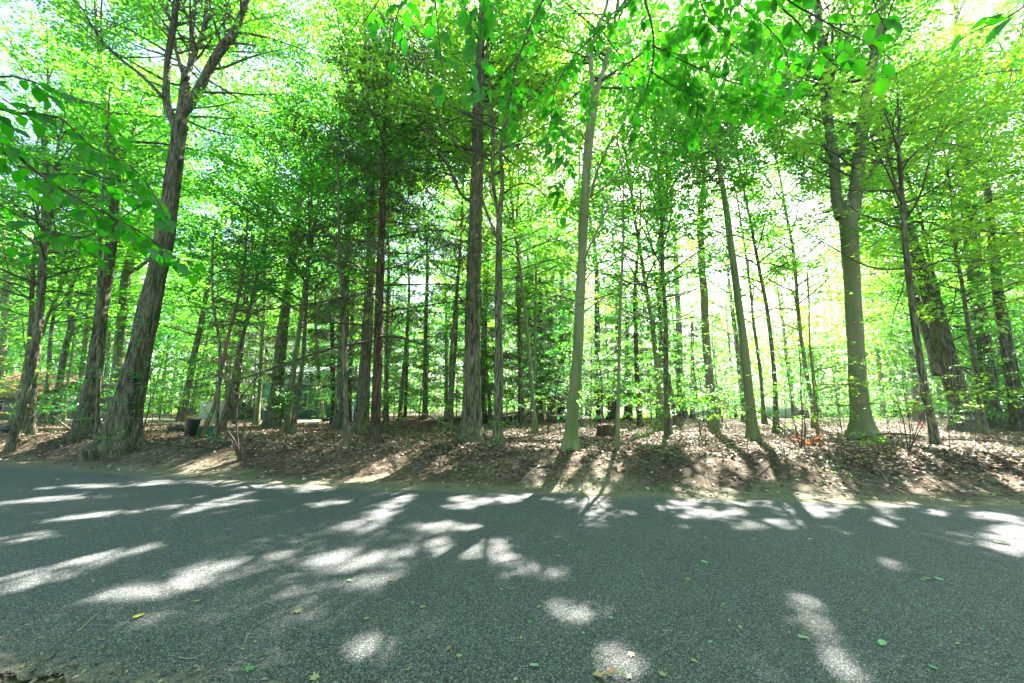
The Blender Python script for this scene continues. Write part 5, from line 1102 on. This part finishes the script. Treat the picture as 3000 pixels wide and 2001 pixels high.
BIG = [('bright yellow oval leaf on the asphalt at lower left', 317,1417,.10,'oval','yellow'), ('large olive-tan maple leaf on the asphalt, left of bottom centre', 681,1405,.12,'maple','olive'), ('green toothed leaf on the dark asphalt at the bottom left', 573,1535,.10,'maple','green'),
 ('brown-orange maple leaf left of the bottom middle sun patch', 838,1422,.07,'maple','tan'), ('pale white-lit maple leaf in the sun patch left of centre', 800,1334,.08,'maple','pale'), ('pale leaf at the bottom by the tan curled leaves', 722,1568-10,.1,'maple','olive'),
 ('small yellow-green leaf in the left streaks of sun', 452,1382,.05,'oval','yellow'), ('lime leaf at the middle of the road', 1150,1355,.05,'maple','yellow'), ('mint leaf lying in the round sun patch', 1405,1421,.06,'maple','pale'), ('long narrow green leaf at lower right', 2025,1508-30,.08,'oval','pale'),
 ('mint oval leaf in the lower right sun patch', 1845,1465,.07,'oval','pale'), ('curled olive leaf right of the bottom middle', 1450,1502,.08,'maple','tan'), ('tan leaf scrap near the bottom, middle', 1055,1506,.07,'maple','olive'), ('dark curled brown leaf near the bottom middle', 1030,1490,.05,'oval','brown'),
 ('tan maple leaf beside the brown leaf cluster', 1447,1555,.07,'maple','olive'), ('olive maple leaf at the bottom, right of the brown cluster', 1520,1550,.09,'maple','olive'), ('mint leaf at the bottom middle of the road', 1226,1529,.06,'oval','pale'), ('green rounded leaf at the bottom right', 2142,1533,.045,'oval','green'),
 ('pale leaf just right of the road centre, far side', 1860,1219+20,.07,'oval','olive'), ('mint leaf by the small twin sun patches at right', 2130,1330,.06,'oval','pale'), ('small mint leaf right of the tall sun patch', 2155,1331,.07,'oval','pale'), ('olive leaf at the right side of the road', 2294,1247,.09,'oval','pale'),
 ('tan leaf in the far right middle of the asphalt', 1730,1240,.07,'maple','olive'), ('green leaf alone mid-right on the asphalt', 1617,1292,.07,'oval','pale'), ('small tan leaf scrap right of centre', 2120,1378-45,.05,'oval','olive')]
for i, (lab, x, y, s, kd, mt) in enumerate(BIG): road_leaf(lab, x, y, s, kd, ML[mt], 800 + i)
b = atZ(1385, 1558, .02); e = empty('leaf_clump', b, 'clump of orange-brown curled maple leaves at the bottom edge of the road', 'leaf clump')
for i, (dx_, dy_, s_, m_) in enumerate([(-.04, 0, .13, 'tan'), (.05, .03, .1, 'brown'), (.1, -.02, .1, 'olive'), (.02, -.05, .09, 'tan')]):
    o = road_leaf(None, 1385, 1558, s_, 'maple', ML[m_], 850 + i, curl=.7, name='leaf'); o.parent = e; o.location = (dx_, dy_, .012 + .012 * i)
    for kx in ('category', 'label'): 
        if kx in o: del o[kx]
rg = rs(99)
for i in range(70):
    px, py = rg.uniform(20, 2340), 1150 + 400 * rg.uniform() ** 1.1; P = atZ(px, py, 0)
    if P[1] > edge_y(P[0]) - .1: continue
    road_leaf('small dry or green leaf scrap lying on the shaded asphalt', px, py, rg.uniform(.02, .05), ['oval', 'maple'][i % 2], ML[['olive', 'pale', 'tan', 'green', 'brown', 'olive'][i % 6]], 900 + i, group='small leaf scraps scattered on the road', name='leaf_scrap')
TW = [('pale bent twig on the dark asphalt at lower left', 182,1450,234,1404,.004), ('thin tan twig left of the large maple leaf', 562,1478,588,1436,.003), ('forked twig near the bottom left corner', 410,1512,452,1525-12,.004), ('dark twig by the left streaks of sun', 640,1310,655,1318,.004),
      ('brown stick in the middle of the road', 1160,1353,1178,1357,.006), ('thin twig right of the round sun patch', 1515,1463,1530,1448,.003), ('tan twig beside the mint leaf at right', 2105,1318,2143,1334-6,.004), ('thin curved twig before the brown leaf cluster', 1397,1512,1425,1500,.0025), ('short pale twig in shade above bottom right patch', 1175,1300-42,1195,1257,.003)]
for i, (lab, x0, y0, x1, y1, r) in enumerate(TW):
    a, c = atZ(x0, y0, .02), atZ(x1, y1, .02); rg = rs(950 + i); m = (a + c) / 2 + np.array([rg.normal(0, .02), rg.normal(0, .02), 0]); P = np.array([a, (a + m) / 2 + rg.normal(0, .004, 3), m, (m + c) / 2 + rg.normal(0, .004, 3), c]); P[:, 2] = road_z(P[:, 0], P[:, 1]) + .004 + r
    t = Tubes(); t.add(P, np.linspace(r, r * .5, 5), 6, cap=True); t.add(np.array([m, m + [.03, .02, .01], m + [.05, .05, .012]]), np.array([r * .6, r * .4, r * .2]), 5); tag(link('twig', t.mesh('twig', BK['dead'], P[0]), loc=P[0]), lab, 'twig')
# ------------------------------------------------------------------ haze volume added for the pale sun glare and far fade
def haze(x0, x1, y0, y1, z0, z1, dens):
    V = np.array([(x, y, z) for z in (z0, z1) for y in (y0, y1) for x in (x0, x1)], float)
    Q = np.array([[0, 2, 3, 1], [4, 5, 7, 6], [0, 1, 5, 4], [2, 6, 7, 3], [0, 4, 6, 2], [1, 3, 7, 5]])
    m = bpy.data.materials.new('air'); m.use_nodes = True; nt = m.node_tree; nt.nodes.clear(); o = nt.nodes.new('ShaderNodeOutputMaterial')
    v = nt.nodes.new('ShaderNodeVolumePrincipled'); v.inputs['Color'].default_value = (.93, .97, .97, 1); v.inputs['Density'].default_value = dens; v.inputs['Anisotropy'].default_value = .55
    nt.links.new(v.outputs[0], o.inputs['Volume']); me = mesh_np('haze', V, Q, mat=m); tag(link('haze', me), kind='stuff', label='thin pale haze in the wood, added for the glare towards the sun', cat='haze')
haze(-150, 150, -45, 195, -4, 30, .0008)
# ------------------------------------------------------------------ camera, light, world
cam = bpy.data.objects.new('camera', bpy.data.cameras.new('camera')); C.objects.link(cam)
cam.location = (0, 0, EYE); cam.rotation_euler = (math.pi / 2 + TILT, 0, 0)
cam.data.lens = 14; cam.data.sensor_width = 36; cam.data.clip_end = 2000; cam.data.clip_start = .05; SC.camera = cam
sl = bpy.data.lights.new('sun', 'SUN'); sl.energy = 5; sl.angle = R(.55); sl.color = (1, .93, .87)
so = bpy.data.objects.new('sun', sl); C.objects.link(so); so.rotation_euler = (math.pi / 2 - SUN_EL, 0, math.pi - SUN_AZ)
w = bpy.data.worlds.new('World'); SC.world = w; w.use_nodes = True; nt = w.node_tree
bg = nt.nodes['Background']; sky = nt.nodes.new('ShaderNodeTexSky'); sky.sky_type = 'NISHITA'; sky.sun_disc = False
sky.sun_elevation = SUN_EL; sky.sun_rotation = SUN_AZ; sky.dust_density = 2.0
nt.links.new(sky.outputs[0], bg.inputs[0]); bg.inputs[1].default_value = .052
SC.view_settings.view_transform = 'Standard'; SC.view_settings.look = 'None'; SC.view_settings.gamma = 1; SC.view_settings.exposure = 3.6
SC.cycles.max_bounces = 8; SC.cycles.diffuse_bounces = 4; SC.cycles.transmission_bounces = 6; SC.cycles.glossy_bounces = 2
SC.cycles.use_denoising = True; SC.cycles.caustics_reflective = False; SC.cycles.caustics_refractive = False
SC.cycles.sample_clamp_indirect = 8
print('LEAVES', LC[0])
